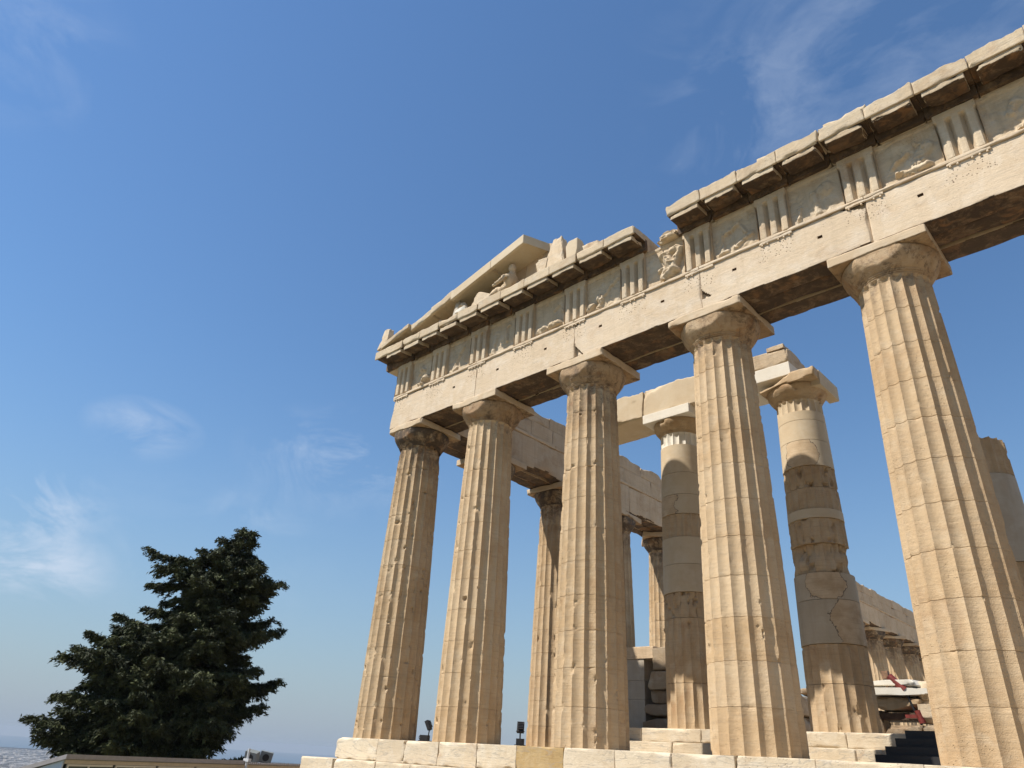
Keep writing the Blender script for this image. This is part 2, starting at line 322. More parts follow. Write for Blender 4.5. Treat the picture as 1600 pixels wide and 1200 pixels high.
# ------------------------------------------------------------------ setting: ground, sea
def ground():
    cx, cy = 19.7, -15.3; radii = [0, 3, 6, 9, 12, 15, 18, 21, 25, 30, 35, 40, 45, 50, 55, 60, 66, 74, 90, 120, 180, 300, 600, 1200, 2500, 5000, 9000, 14000, 15800]; n = 144
    V = []; 
    for R_ in radii:
        for k in range(n): a = 2*PI*k/n; V.append((cx+R_*math.cos(a), cy+R_*math.sin(a)))
    V = np.array(V); x, y = V[:, 0], V[:, 1]
    d = np.clip((-1-x)/6, 0, 1); z = -1.95+(-1.45)*d*d*(3-2*d)
    # plateau edge: cliffs all round the sacred rock
    ex = (x-25)/62; ey = (y-20)/95; e = np.sqrt(ex**2+ey**2); e = np.maximum(e, (-x-12)/14)
    t = np.clip((e-1)/.35, 0, 1); z = z*(1-t)+(-150)*t
    far = np.hypot(x, y); z = z-6*np.clip((far-300)/5000, 0, 1)
    z = z+(fbm(np.stack([x*.4, y*.4, z*0], 1), 3)-.5)*.25*(far < 100)+60*np.clip(fbm(np.stack([x/1800, y/1800, z*0], 1), 9)-.55, 0, 1)*(far > 1500)*(1+0*z)
    F = []
    for i in range(len(radii)-1):
        for k in range(n): a, b = i*n+k, i*n+(k+1) % n; F.append((a, a+n, b+n, b))
    nt = NT('ground_earth'); v = nt.coord(False); c = nt.mix(nt.ramp(nt.noise(v, .35, 8, .7), .35, .65), (.36, .29, .21), (.22, .18, .13)); c = nt.mix(nt.ramp(nt.noise(v, .01, 5, .6), .5, .6), c, (.14, .14, .08)); nt.put(nt.b.inputs['Base Color'], c); nt.b.inputs['Roughness'].default_value = .95
    tag(link('ground', np.column_stack([V, z]), F, nt.m), kind='structure')
    # sea beyond the coast
    sea = NT('sea_water'); sea.b.inputs['Base Color'].default_value = (.02, .06, .10, 1); sea.b.inputs['Roughness'].default_value = .35
    V = []; 
    for R_ in (6500, 15700):
        for k in range(41):
            a = math.radians(96+(168-96)*k/40); V.append((R_*math.cos(a), R_*math.sin(a), -120))
    F = [(k, k+1, k+42, k+41) for k in range(40)]
    tag(link('sea', V, F, sea.m), kind='structure')
    # the city on the plain far below
    rnd = random.Random(4); P = []
    for k in range(9000):
        a = math.radians(rnd.uniform(150, 186) if rnd.random() < .85 else rnd.uniform(100, 186)); R_ = 900+5600*rnd.random()**.8
        x, y = R_*math.cos(a), R_*math.sin(a); w, d_, h = rnd.uniform(8, 26), rnd.uniform(8, 26), rnd.uniform(10, 26)
        ca, sa = math.cos(rnd.random()), math.sin(rnd.random()); z0 = -157
        b, fc = bxm((-w, -d_, 0), (w, d_, h+8)); P.append(([(x+p[0]*ca-p[1]*sa, y+p[0]*sa+p[1]*ca, z0+p[2]) for p in b], fc))
    V, F = join(P)
    cm = NT('city_walls'); v = cm.coord(False); wn = cm.N.new('ShaderNodeTexVoronoi'); wn.inputs['Scale'].default_value = .03; cm.L.new(v, wn.inputs['Vector'])
    c = cm.mix(cm.ramp(cm.sep(wn.outputs['Color'])[0], .2, .9), (.42, .38, .34), (.16, .14, .12)); cm.put(cm.b.inputs['Base Color'], c)
    tag(link('distant_city', V, F, cm.m, smooth=False), 'pale hazy city of countless small buildings far below the hill', 'city', kind='stuff')
ground()

# ------------------------------------------------------------------ columns
def radius(z, H, r0, r1):
    t = z/H; return r0+(r1-r0)*t+.018*np.sin(PI*np.clip(t, 0, 1))
def shaft(H, r0, r1, z0, z1, seed, chip=.5, spall=.3, flutes=True, joints=(), step=.055, cut=None, capends=True, broken=0):
    nf = 20; us = [-.5, -.47, -.40, -.22, 0, .22, .40, .47] if flutes else [-.5, 0]
    th = np.array([(k+q)/nf*2*PI for k in range(nf) for q in us]); uu = np.array([q for k in range(nf) for q in us]); n = len(th)
    zs = list(np.arange(z0, z1, step)); zs = [z for z in zs if all(abs(z-j) > .02 for j in joints) and z1-z > .01]+[z1]
    for j in joints: zs += [j-.008, j-.004, j+.004, j+.008]
    zs = np.array(sorted(zs)); m = len(zs)
    T, Z = np.meshgrid(th, zs); U = np.tile(uu, (m, 1)); R = radius(Z, H, r0, r1)
    q = np.stack([np.cos(T)*r0*1.0, np.sin(T)*r0, Z], -1).reshape(-1, 3)
    off = np.array([seed*5.3, seed*2.9, seed*7.1])
    rr = R.copy()
    if flutes:
        dep = .064*(r0/.95)*np.clip((z1 if broken == 0 else 99)-Z, 0, .05)/.05 if z1 > H-.05 and broken == 0 else .064*(r0/.95)
        rr = R-dep*(1-(2*U)**2)
        c = np.clip(fbm((q+off)*np.array([6, 6, 4.5]), seed, 4)-(.73-.13*chip), 0, 1).reshape(m, n)*.7
        c += np.clip(fbm((q+off)*np.array([14, 14, 10]), seed+7, 3)-(.74-.12*chip), 0, 1).reshape(m, n)*.3
        rr = np.minimum(rr, R-c*np.clip(chip*1.3, .4, 1.6))
    s = np.clip(fbm((q+off)*np.array([1.6, 1.6, 1.3]), seed+13, 5)-(.76-.1*spall), 0, 1).reshape(m, n)*.9*spall
    rr = rr-s
    rr += (fbm((q+off)*np.array([7, 7, 3]), seed+3, 3).reshape(m, n)-.5)*.006*(1 if flutes else .2)
    for j in joints: rr = rr-(.007+.02*np.clip(fbm((q+off)*2, seed+31, 3).reshape(m, n)-.52, 0, 1))*(np.abs(Z-j) < .0045)-.03*np.clip(fbm((q+off)*4, seed+33, 3).reshape(m, n)-.62, 0, 1)*4*(np.abs(Z-j) < .012)
    if cut is not None: rr = rr*cut(T, Z)
    if broken > 0:
        b = broken*fbm(q*1.7+off, seed+5, 4).reshape(m, n); Z = np.minimum(Z, z1-b*np.clip((Z-z0)/(z1-z0), 0, 1))
    V = np.stack([np.cos(T)*rr, np.sin(T)*rr, Z], -1).reshape(-1, 3)
    F = [(i*n+k, i*n+(k+1) % n, (i+1)*n+(k+1) % n, (i+1)*n+k) for i in range(m-1) for k in range(n)]
    c0 = len(V); zt = z1-(broken*.5 if broken else 0)
    V = np.vstack([V, [[0, 0, zt], [0, 0, z0]]])
    F += [((m-1)*n+k, (m-1)*n+(k+1) % n, c0) for k in range(n)]+[((k+1) % n, k, c0+1) for k in range(n)]
    return V, F
def echinus(rn, rm, z0, h, seed, chip=.4, cut=None, flat=None):
    s = rn/.74
    prof = [(rn-.03, 0), (rn+.005, .0), (rn+.012, .018), (rn+.0, .024), (rn+.022, .030), (rn+.03, .048), (rn+.017, .054), (rn+.04, .060), (rn+.05, .08), (rn+.035, .087),
            (rn+.075, .12), (rn+.125, .18), (rn+.178, .25), (rn+.220, .32), (rn+.246, .385), (rn+.256, .44), (rn+.255, .475), (rn+.235, .50)]
    sc = (rm-rn)/.255; prof = [(rn+(a-rn)*sc, b*h/.5) for a, b in prof]
    # more rows for damage
    pr = []; 
    for (a, b), (c, d) in zip(prof, prof[1:]):
        k = max(1, int(math.hypot(c-a, d-b)/.03))
        for i in range(k): pr.append((a+(c-a)*i/k, b+(d-b)*i/k))
    pr.append(prof[-1]); n = 120; m = len(pr)
    T, I = np.meshgrid(np.linspace(0, 2*PI, n, endpoint=False), np.arange(m)); R = np.array([p[0] for p in pr])[I]; Z = np.array([p[1] for p in pr])[I]+z0
    q = np.stack([np.cos(T)*R, np.sin(T)*R, Z], -1).reshape(-1, 3)+seed*3.1
    R = R-np.clip(fbm(q*3.2, seed, 5).reshape(m, n)-(.64-.12*chip), 0, 1)*1.1*chip-np.clip(fbm(q*9, seed+4, 3).reshape(m, n)-.58, 0, 1)*.2*chip
    # cracks between restored pieces
    V = np.stack([np.cos(T)*R, np.sin(T)*R, Z], -1).reshape(-1, 3)
    if flat is not None: V[:, 1] = np.maximum(V[:, 1], flat-.06*0+.02*fbm(V*6, seed, 3))
    F = [(i*n+k, i*n+(k+1) % n, (i+1)*n+(k+1) % n, (i+1)*n+k) for i in range(m-1) for k in range(n)]
    return V, F
def column(loc, label, group, H=10.43, r0=.952, r1=.742, seed=1, chip=.5, spall=.2, mats=('shaft', 'capital'), abw=1.05, abh=.25, name='fluted_column', lowres=False, abchip=.05, cut=None, abx=(-1.05, 1.05), aby=-.935):
    t = thing(name, loc, label, 'column', group); hs = H-.86; dr = hs/11
    V, F = shaft(hs, r0, r1, 0, hs, seed, chip, spall, joints=[dr*k for k in range(1, 11)]+[hs-.1], step=.13 if lowres else .055, cut=cut)
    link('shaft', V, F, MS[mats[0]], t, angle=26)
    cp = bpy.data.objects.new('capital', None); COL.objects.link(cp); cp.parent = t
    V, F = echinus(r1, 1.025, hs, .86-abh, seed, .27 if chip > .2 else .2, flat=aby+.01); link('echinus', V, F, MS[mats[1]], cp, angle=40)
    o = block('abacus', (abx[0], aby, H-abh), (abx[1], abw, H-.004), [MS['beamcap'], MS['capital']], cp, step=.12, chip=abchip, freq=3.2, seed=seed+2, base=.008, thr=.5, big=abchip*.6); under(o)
    return t
MS['beamcap'] = stone('marble_abacus', light=(.65, .52, .37), dark=(.55, .42, .28), pale=(.66, .57, .44), stain=.3, streak=.15, pit=.35, random=.1)
FX = [0, 3.68, 7.976, 12.272, 16.568, 20.864, 25.16, 28.84]
G1 = 'fluted columns along the temple front'
lab = ['corner column at the far left end of the temple front, its top blackened', 'front column second from the corner, with a small round hole low on its shaft',
       'middle front column, beneath the right end of the pediment fragment', 'fourth front column from the corner, standing left of the bare patched column',
       'nearest and widest front column, at the right of the picture', 'sixth front column from the corner, right of the widest one', 'seventh front column from the left corner', 'last front column, at the right corner']
cc = []
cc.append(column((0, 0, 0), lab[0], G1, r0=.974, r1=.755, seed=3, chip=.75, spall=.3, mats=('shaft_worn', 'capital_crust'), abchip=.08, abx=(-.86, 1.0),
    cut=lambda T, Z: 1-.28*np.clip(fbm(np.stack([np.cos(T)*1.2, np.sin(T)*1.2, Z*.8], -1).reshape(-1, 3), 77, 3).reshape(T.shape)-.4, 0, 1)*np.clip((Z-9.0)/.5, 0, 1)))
cc.append(column((3.68, 0, 0), lab[1], G1, seed=8, chip=.55, spall=.25, abchip=.07,
    cut=lambda T, Z: 1-.11*(np.hypot((T-5.059)*.9, Z-3.762) < .062)))
cc.append(column((7.976, 0, 0), lab[2], G1, seed=15, chip=.5, spall=.3, mats=('shaft_worn', 'capital')))
cc.append(column((12.272, 0, 0), lab[3], G1, seed=21, chip=.45, spall=.2, abchip=.06))
cc.append(column((16.568, 0, 0), lab[4], G1, seed=34, chip=.35, spall=.22, abchip=.035))
for k in (5, 6, 7): copy_thing(cc[k-4], (FX[k], 0, 0), lab[k], G1)

G2 = 'columns of the side colonnade'
fl = column((0, 3.68, 0), 'side colonnade column just behind the front corner', G2, seed=41, chip=.7, spall=.3, mats=('shaft_worn', 'capital_crust'), lowres=True, abchip=.08)
fl2 = column((0, 7.976, 0), 'side colonnade column seen between second and middle front columns', G2, seed=45, chip=.6, spall=.25, mats=('shaft_worn', 'capital_crust'), lowres=True, abchip=.06)
copy_thing(fl, (0, 12.272, 0), 'side colonnade column mostly hidden behind the middle front column', G2, 1.7)
copy_thing(fl2, (0, 16.568, 0), 'side colonnade column rising behind the low rough wall, beam end on its capital', G2, 2.2)
for k in range(6):
    copy_thing((fl, fl2)[k % 2], (0, 42.34+4.296*k, 0), ('far side colonnade column, first of the western row', 'far side colonnade column, second of the western row', 'far side colonnade column, third of the western row',
        'far side colonnade column, fourth of the western row', 'far side colonnade column, fifth of the western row', 'far side colonnade column, last of the western row')[k], G2, 1.1*k)
def stub(loc, h, seed, label):
    V, F = shaft(9.57, .952, .742, 0, h, seed, .9, .5, joints=[.87*k for k in range(1, int(h/.87)+1) if .87*k < h-.3], step=.12, broken=.25)
    o = link('broken_column', V, F, MS['shaft_worn']); o.location = loc; tag(o, label, 'column', G2)
stub((0, 29.4, 0), 7.95, 61, 'broken side column seen in the gap left of the bare patched column')
stub((0, 20.86, 0), 3.3, 62, 'low stump of a side column behind the fourth front column')
stub((0, 25.1, 0), 4.2, 63, 'taller stump of a side column behind the fourth front column')

# patched inner porch columns, each drum its own part
def split_mat(name, a, b, angle, sharp=.12, shift=0.0, seed=0):
    """old stone on one side, new marble on the other, meeting at an irregular joint"""
    return None
def patched(loc, H, drums, label, seed, cap=True, capmat='capital', top=None):
    t = thing('patched_column', loc, label, 'column', 'inner porch columns pieced from old and new drums'); r0, r1 = .825, .655; hs = 9.05
    for i, (z0, z1, kind, mat) in enumerate(drums):
        fl_ = kind != 'smooth'; g = .006
        cutf = None
        if kind == 'dented': cutf = lambda T, Z, z0=z0, z1=z1: 1-.17*np.clip(fbm(np.stack([np.cos(T)*1.6, np.sin(T)*1.6, Z*1.3], -1).reshape(-1, 3)+seed, seed+9, 3).reshape(T.shape)-.42, 0, 1)*4
        V, F = shaft(hs, r0*(1.0 if fl_ else 1.005), r1*(1 if fl_ else 1.005), z0+g, z1-g, seed*7+i, 1.0 if kind in ('rough', 'dented') else .5, .6 if kind in ('rough', 'dented') else .25 if fl_ else 0.0, flutes=fl_, step=.07, cut=cutf, broken=.5 if kind == 'broken' else 0)
        o = link('drum', V, F, MS[mat], t, angle=26)
        if mat in ('new', 'grey', 'white'): o['label'] = {'new': 'smooth new marble drum', 'grey': 'smooth grey marble drum', 'white': 'white marble drum'}[mat]
    if cap:
        cp = bpy.data.objects.new('capital', None); COL.objects.link(cp); cp.parent = t
        V, F = echinus(r1, .88, hs, .47, seed, .35); link('echinus', V, F, MS['old'] if capmat != 'new' else MS['new'], cp, angle=40)
        if top: top(cp)
        else: block('abacus', (-.9, -.9, hs+.47), (.9, .9, hs+.795), MS['white'], cp, step=.15, chip=.008, seed=seed)
    return t
patched((8.15, 4.75, .7), 10, [(0, 1.2, 'fluted', 'old'), (1.2, 3.0, 'fluted', 'old'), (3.0, 3.75, 'rough', 'old'), (3.75, 4.6, 'smooth', 'new'), (4.6, 5.45, 'smooth', 'new'), (5.45, 6.2, 'fluted', 'old'),
    (6.2, 6.85, 'smooth', 'new_left_old'), (6.85, 7.6, 'smooth', 'new'), (7.6, 8.6, 'smooth', 'new'), (8.6, 9.05, 'fluted', 'white')], 'patched inner porch column between middle and fourth front columns, carrying a beam', 5)
def broken_abacus(cp):
    def fn(V, W):
        x, y, z = V[:, 0], V[:, 1], V[:, 2]; W = W.copy()
        W[:, 2] -= np.clip(.12-.55*x-.35*(y+.9), 0, .26)*np.clip((z-9.52)/.3, 0, 1)
        W[:, 1] += np.clip(-.25-x, 0, 1)*.35*(y < 0); return W
    block('abacus', (-.9, -.9, 9.52), (.9, .9, 9.845), MS['old'], cp, step=.08, chip=.12, seed=88, freq=4, thr=.42, fn=fn)
    block('repair_block', (.62, -.55, 9.36), (.93, .9, 9.84), MS['new'], cp, step=.2, chip=.01)
patched((12.32, 4.75, .7), 10, [(0, 1.1, 'fluted', 'old'), (1.1, 2.05, 'fluted', 'old'), (2.05, 3.15, 'smooth', 'grey_right_old'), (3.15, 3.85, 'smooth', 'grey_mid_old'), (3.85, 4.65, 'dented', 'old'), (4.65, 5.35, 'rough', 'old'), (5.35, 5.62, 'smooth', 'new'),
    (5.62, 6.25, 'fluted', 'old'), (6.25, 6.9, 'rough', 'old'), (6.9, 7.7, 'smooth', 'new_mid_old'), (7.7, 8.35, 'smooth', 'new'), (8.35, 8.65, 'smooth', 'new'), (8.65, 9.05, 'fluted', 'new')],
    'patched inner porch column with broken capital and bare top, right of the fourth front column', 6, top=broken_abacus)
patched((16.5, 4.75, .7), 10, [(0, 1.3, 'fluted', 'old'), (1.3, 2.5, 'fluted', 'old'), (2.5, 3.6, 'fluted', 'old'), (3.6, 5.75, 'smooth', 'grey'), (5.75, 6.9, 'broken', 'old')],
    'broken inner porch column with a grey drum, at the right edge behind the nearest column', 7, cap=False)

# ------------------------------------------------------------------ front entablature
ent = thing('temple_entablature', (0, 0, 0), 'long marble beam, frieze and cornice resting on the front columns', 'entablature')
YF = -.885
XE = 28.84+.885
cuts = [YF+.0]+FX[1:-1]+[XE]
holes = {k: [] for k in range(7)}
NOTCH = [(16.56, 15.98, 11.685, 11.46), (7.985, 8.32, 10.44, 10.86), (12.28, 12.52, 10.74, 11.0), (7.985, 8.25, 11.68, 11.5)]    # from x, to x, from z, to z
for hx, hz in [(2.568, 11.15), (4.70, 11.156), (6.80, 11.188), (8.95, 11.2), (11.085, 11.17), (13.25, 11.25), (15.46, 11.17), (17.68, 11.19), (19.8, 11.2), (22, 11.2), (24.1, 11.2), (26.9, 11.2)]:
    for k in range(7):
        if cuts[k] < hx < cuts[k+1]: holes[k].append((hx, hz))
for k in range(7):
    x0, x1 = cuts[k]+.003, cuts[k+1]-.003
    hs_ = holes[k]; e = .004
    xe = [q for hx, hz in hs_ for q in (hx-.06, hx-.06+e, hx+.06-e, hx+.06)]; ze = [q for hx, hz in hs_ for q in (hz-.04, hz-.04+e, hz+.04-e, hz+.04)]
    for a_, b_, c_, e_ in NOTCH:
        if x0 < (a_+b_)/2 < x1: xe += list(np.arange(min(a_, b_), max(a_, b_), .03)); ze += list(np.arange(min(c_, e_), max(c_, e_), .03))
    def fn(V, W, hs_=hs_, k=k):
        W = W.copy(); fr = np.abs(V[:, 1]-YF) < 1e-6
        for hx, hz in hs_:
            m = fr & (np.abs(V[:, 0]-hx) < .0575) & (np.abs(V[:, 2]-hz) < .0375); W[m, 1] += .12
        for a_, b_, c_, e_ in NOTCH:      # broken-out corners beside the joints
            x_, z_ = V[:, 0], V[:, 2]
            m = fr & ((x_-a_)*(1 if b_ > a_ else -1) > .001) & (np.abs(x_-a_) < abs(b_-a_)) & ((z_-c_)*(1 if e_ > c_ else -1) > -.001) & (np.abs(x_-a_)/abs(b_-a_)+np.abs(z_-c_)/abs(e_-c_) < 1.0)
            W[m, 1] += .07+.06*fbm(V[m]*9, 3, 3)
        if k == 0:   # weathered left corner
            d = V[:, 0]-x0; q = fbm(V*1.7, 5, 4); W[:, 0] += np.clip(.32-d, 0, 1)*(.25+.7*q)*np.clip((V[:, 2]-10.7)/.8, 0, 1)*.6-.10*np.clip(.3-d, 0, 1)
        return W
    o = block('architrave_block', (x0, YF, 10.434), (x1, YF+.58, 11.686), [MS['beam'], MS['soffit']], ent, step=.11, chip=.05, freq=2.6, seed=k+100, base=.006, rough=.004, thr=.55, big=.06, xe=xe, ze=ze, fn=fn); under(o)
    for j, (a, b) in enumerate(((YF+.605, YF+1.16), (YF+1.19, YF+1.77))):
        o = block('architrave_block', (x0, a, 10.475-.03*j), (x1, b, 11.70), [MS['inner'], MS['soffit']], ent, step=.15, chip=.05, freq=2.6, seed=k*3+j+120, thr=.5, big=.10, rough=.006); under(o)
    # taenia
    o = block('taenia', (x0+.002, YF-.05, 11.69), (x1-.002, YF+.56, 11.775), MS['beam'], ent, step=.12, chip=.05, freq=4, seed=k+140, thr=.5, big=.04)
# triglyphs, regulae
TX = [-.46, 1.61]+sum([[FX[i], (FX[i]+FX[i+1])/2] for i in range(1, 6)], [])+[25.16, 27.2, 29.3]
TX = sorted(set(round(t, 3) for t in TX))
TW = .845/2
def regula(x, seed):
    t = block('regula', (x-TW, YF-.045, 11.615), (x+TW, YF+.01, 11.688), MS['beam'], ent, step=.1, chip=.05, freq=7, seed=seed, thr=.5)
    rnd = random.Random(seed)
    for k in range(6):
        if rnd.random() < .72: V, F = tube((x-TW+.07+.141*k, YF-.022, 11.617), (x-TW+.07+.141*k, YF-.022, 11.575), .02, 8, .026); link('gutta', V, F, MS['beam'], t)
for i, x in enumerate(TX): regula(x, 200+i)
def triglyph(x, seed, dmg=.03):
    c = [x-TW, x-.28, x-.14, x, x+.14, x+.28, x+TW]
    xe = [x+q for q in (-TW+.05, -.28-.0, -.211, -.141, -.07, -.0, .07, .141, .211, .28, TW-.05, -.25, -.17, .17, .25, -.1, .1, -.035, .035)]
    def fn(V, W):
        W = W.copy(); u_ = V[:, 0]-x; fr = (np.abs(V[:, 1]+.93) < 1e-6)
        # two full grooves at +-.141 and half grooves at the edges
        g = np.zeros(len(V))
        for c_ in (-.141, .141): g = np.maximum(g, np.clip(1.15-np.abs(u_-c_)/.068, 0, 1))
        for c_ in (-TW, TW): g = np.maximum(g, np.clip(1-np.abs(u_-c_)/.068, 0, 1)*.8)
        topz = 12.93; g = g*np.clip((topz-V[:, 2])/.06, 0, 1)
        W[fr, 1] += (g*.14)[fr]; return W
    block('triglyph', (x-TW, -.93, 11.78), (x+TW, -.42, 13.125), MS['frieze'], ent, step=.07, chip=dmg, freq=4, seed=seed, base=.006, thr=.48, big=dmg*.8, xe=xe, ze=(12.87, 12.93, 12.98), fn=fn, angle=24)
for i, x in enumerate(TX): triglyph(x, 300+i, .09 if i == 0 else .035)
# metopes with worn relief figures
def capsule_h(X, Z, a, b, r, H):
    a = np.array(a); b = np.array(b); d = b-a; t = np.clip(((X-a[0])*d[0]+(Z-a[1])*d[1])/(d@d+1e-9), 0, 1)
    q = np.hypot(X-a[0]-t*d[0], Z-a[1]-t*d[1])/r; return H*np.sqrt(np.clip(1-q*q, 0, 1))
FIG = {0: ([((.85, .1), (1.0, .3), .13, .2), ((.55, .12), (.9, .14), .07, .12), ((.5, .6), (.62, .9), .08, .03), ((.62, .9), (.8, .7), .05, .03)], .03),
 1: ([((.35, .2), (.6, .7), .11, .06), ((.6, .7), (.85, .95), .05, .03), ((.2, .12), (.5, .2), .09, .05)], .02),
 2: ([((.25, .15), (.36, .85), .10, .06), ((.85, .4), (.8, .9), .05, .05), ((.8, .9), (1.0, 1.05), .04, .05)], .02),
 3: ([((.2, .14), (.45, .2), .12, .12), ((.7, .2), (1.0, .22), .13, .14), ((.8, .8), (1.1, 1.0), .06, .03), ((1.1, 1.0), (1.15, .6), .05, .03)], .02),
 4: ([((.1, .15), (.22, .3), .1, .13), ((.42, .1), (.55, .42), .09, .1), ((.5, .4), (1.1, .95), .06, .04), ((.42, .42), (.5, .55), .06, .1)], .02),
 5: ([((.65, .15), (.95, .3), .13, .2), ((.9, .3), (.75, .75), .16, .24), ((.6, .9), (1.05, .95), .14, .2), ((.55, .2), (.75, .5), .1, .14), ((.95, .5), (1.15, .9), .12, .2), ((.5, .45), (.9, .45), .08, .12)], .03),
 6: ([((.25, .2), (.3, .7), .05, .03), ((.3, .7), (.75, .95), .05, .03), ((.75, .95), (.95, .5), .05, .03), ((.6, .2), (1.1, .45), .07, .05), ((.2, .15), (.4, .2), .06, .06)], .02),
 7: ([((.65, .15), (.60, .8), .09, .05), ((.9, .8), (.91, .8), .2, .025), ((.2, .2), (.25, .5), .06, .02)], .015),
 8: ([((.55, .16), (.95, .18), .10, .13), ((.35, .22), (.6, .17), .06, .12), ((.8, .35), (1.0, .75), .16, .04), ((.3, .5), (.6, .75), .06, .03), ((1.0, .75), (.8, .95), .05, .04)], .02)}
def metope(i, x0, x1):
    z0, z1 = 11.78, 13.12; figs, nz = FIG[i % 9]
    xs = np.linspace(x0, x1, 46); zs = np.linspace(z0, z1, 48); X, Z = np.meshgrid(xs, zs); u_ = (X-x0)/(x1-x0)*1.27; w_ = Z-z0
    h = np.zeros(X.shape)
    P3 = np.stack([X, X*0+i*3, Z], -1).reshape(-1, 3)
    wx = (fbm(P3*6, 400+i, 3).reshape(X.shape)-.5)*.10; wz = (fbm(P3*6+9, 410+i, 3).reshape(X.shape)-.5)*.10
    for a, b, r_, H_ in figs:
        H_ = max(H_, .065); h = np.maximum(h, capsule_h(u_+wx, w_+wz, a, b, r_, H_))
    h *= .45+.6*fbm(P3*5, 420+i, 4).reshape(X.shape)+.6*fbm(P3*13, 425+i, 3).reshape(X.shape); h = np.where(h > .04, h-.04*np.clip(1-np.abs(fbm(P3*6, 427+i, 3).reshape(X.shape)-.5)/.04, 0, 1), h)
    h += (fbm(P3*3.5, 430+i, 5).reshape(X.shape)-.5)*nz*3.5; rg_ = np.abs(fbm(P3*2.2, 440+i, 4).reshape(X.shape)-.5); h -= .035*np.clip(1-rg_/.03, 0, 1)*fbm(P3*4, 450+i, 2).reshape(X.shape)
    h += .055*(w_ < .06)+.03*(w_ > 1.24)
    Y = -.80-h; n = xs.size; m = zs.size
    V = np.stack([X, Y, Z], -1).reshape(-1, 3); F = [(a*n+b, a*n+b+1, (a+1)*n+b+1, (a+1)*n+b) for a in range(m-1) for b in range(n-1)]
    o = len(V); V = np.vstack([V, [[x0, -.5, z0], [x1, -.5, z0], [x1, -.5, z1], [x0, -.5, z1]]])
    bot = list(range(n)); topi = [(m-1)*n+b for b in range(n)]; lf = [a*n for a in range(m)]; rt = [a*n+n-1 for a in range(m)]
    F += [tuple([o, o+1]+bot[::-1]), tuple([o+2, o+3]+topi), tuple([o+3, o]+lf), tuple([o+1, o+2]+rt[::-1]), (o+1, o, o+3, o+2)]
    link('metope', V, F, MS['frieze'], ent, angle=50)
for i in range(len(TX)-1): metope(i, TX[i]+TW+.003, TX[i+1]-TW-.003)
# frieze backing course
bx = YF+.01; k = 0
while bx < XE-.1:
    w = [2.1, 2.4, 1.9, 2.2][k % 4]; e = min(bx+w, XE)
    top = 13.12 if not (10.6 < bx < 12) else 12.95
    block('frieze_backer', (bx+.004, -.38, 11.79), (e-.004, .86, top), MS['inner'], ent, step=.2, chip=.1, freq=2, seed=500+k, thr=.45, big=.2); bx = e; k += 1
# cornice blocks, one mutule under each
mc = []
for i, t in enumerate(TX):
    mc.append((t, i)); 
    if i < len(TX)-1: mc.append(((t+TX[i+1])/2, i+.5))
edges = [-1.62]+[(mc[i][0]+mc[i+1][0])/2 for i in range(len(mc)-1)]+[XE+.7]
def cornice(x0, x1, mx, seed, top=13.74, dmg=.05, big=.05, back=.75, rag=0.0, y0=-1.58):
    e = .004; ye = (y0+.05, y0+.05+e, y0+.10, -.975, -.975+e)
    def fn(V, W):
        W = W.copy(); x, y, z = V.T
        lo = np.where(y > -.973, 13.13, np.where(y > y0+.052, 13.45, 13.385))
        W[:, 2] = np.where(y > -.973, 13.13+(W[:, 2]-13.385)*(top-13.13)/(top-13.385), np.maximum(W[:, 2], lo))
        rg = rag*np.floor(fbm(np.stack([x*2.6, y*1.2, z*0+seed], 1), seed, 4)*7)/7; W[:, 2] -= np.where(z > top-.25, rg*np.clip((z-top+.25)/.25, 0, 1), 0)
        return W
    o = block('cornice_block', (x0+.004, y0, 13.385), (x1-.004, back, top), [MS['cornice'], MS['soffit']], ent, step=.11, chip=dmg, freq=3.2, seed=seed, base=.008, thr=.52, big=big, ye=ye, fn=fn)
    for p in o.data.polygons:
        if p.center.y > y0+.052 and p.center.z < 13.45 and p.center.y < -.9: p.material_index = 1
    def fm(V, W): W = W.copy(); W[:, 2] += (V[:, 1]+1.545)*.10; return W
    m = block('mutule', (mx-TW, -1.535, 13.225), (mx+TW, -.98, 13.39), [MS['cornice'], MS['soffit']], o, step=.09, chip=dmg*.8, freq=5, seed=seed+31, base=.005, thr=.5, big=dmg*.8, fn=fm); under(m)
    return o
rr_ = random.Random(12)
for j, (mx, ti) in enumerate(mc):
    x0, x1 = edges[j], edges[j+1]
    if mx > 10.6 and mx < 11.6: continue
    if abs(mx-TX[6]) < .05 and False: continue
    right = mx > 11.6
    cornice(x0, x1, mx, 600+j, 13.85 if right else 13.74, dmg=.09 if right else .05, big=.16 if j in (1, 3, 4) else .06, rag=.2 if right else .08)
# ragged bedding course above the right part of the cornice
kx = 12.1; k = 0
while kx < XE:
    w = rr_.uniform(.5, 1.1)
    if rr_.random() < .75: block('bedding_slab', (kx, -1.45+rr_.uniform(0, .25), 13.80), (min(kx+w, XE), .5, 13.86+rr_.uniform(.04, .12)), MS['cornice'], ent, step=.09, chip=.12, freq=3.5, seed=700+k, thr=.42, big=.15)
    kx += w+.03; k += 1
# broken course left of the gap
block('frieze_fragment', (10.86, -.80, 13.13), (11.9, .5, 13.62), MS['frieze'], ent, step=.06, chip=.45, freq=2.4, seed=741, thr=.38, big=.4)
block('frieze_fragment', (11.0, -1.1, 13.13), (11.75, -.2, 13.33), MS['frieze'], ent, step=.06, chip=.25, freq=3, seed=742, thr=.38, big=.3)
# corner return of the cornice along the side
for j in range(2):
    y0 = .76+1.07*j
    block('cornice_block', (-1.65, y0, 13.33), (.3, y0+1.06, 13.74), [MS['cornice'], MS['soffit']], ent, chip=.07, seed=760+j, big=.08)

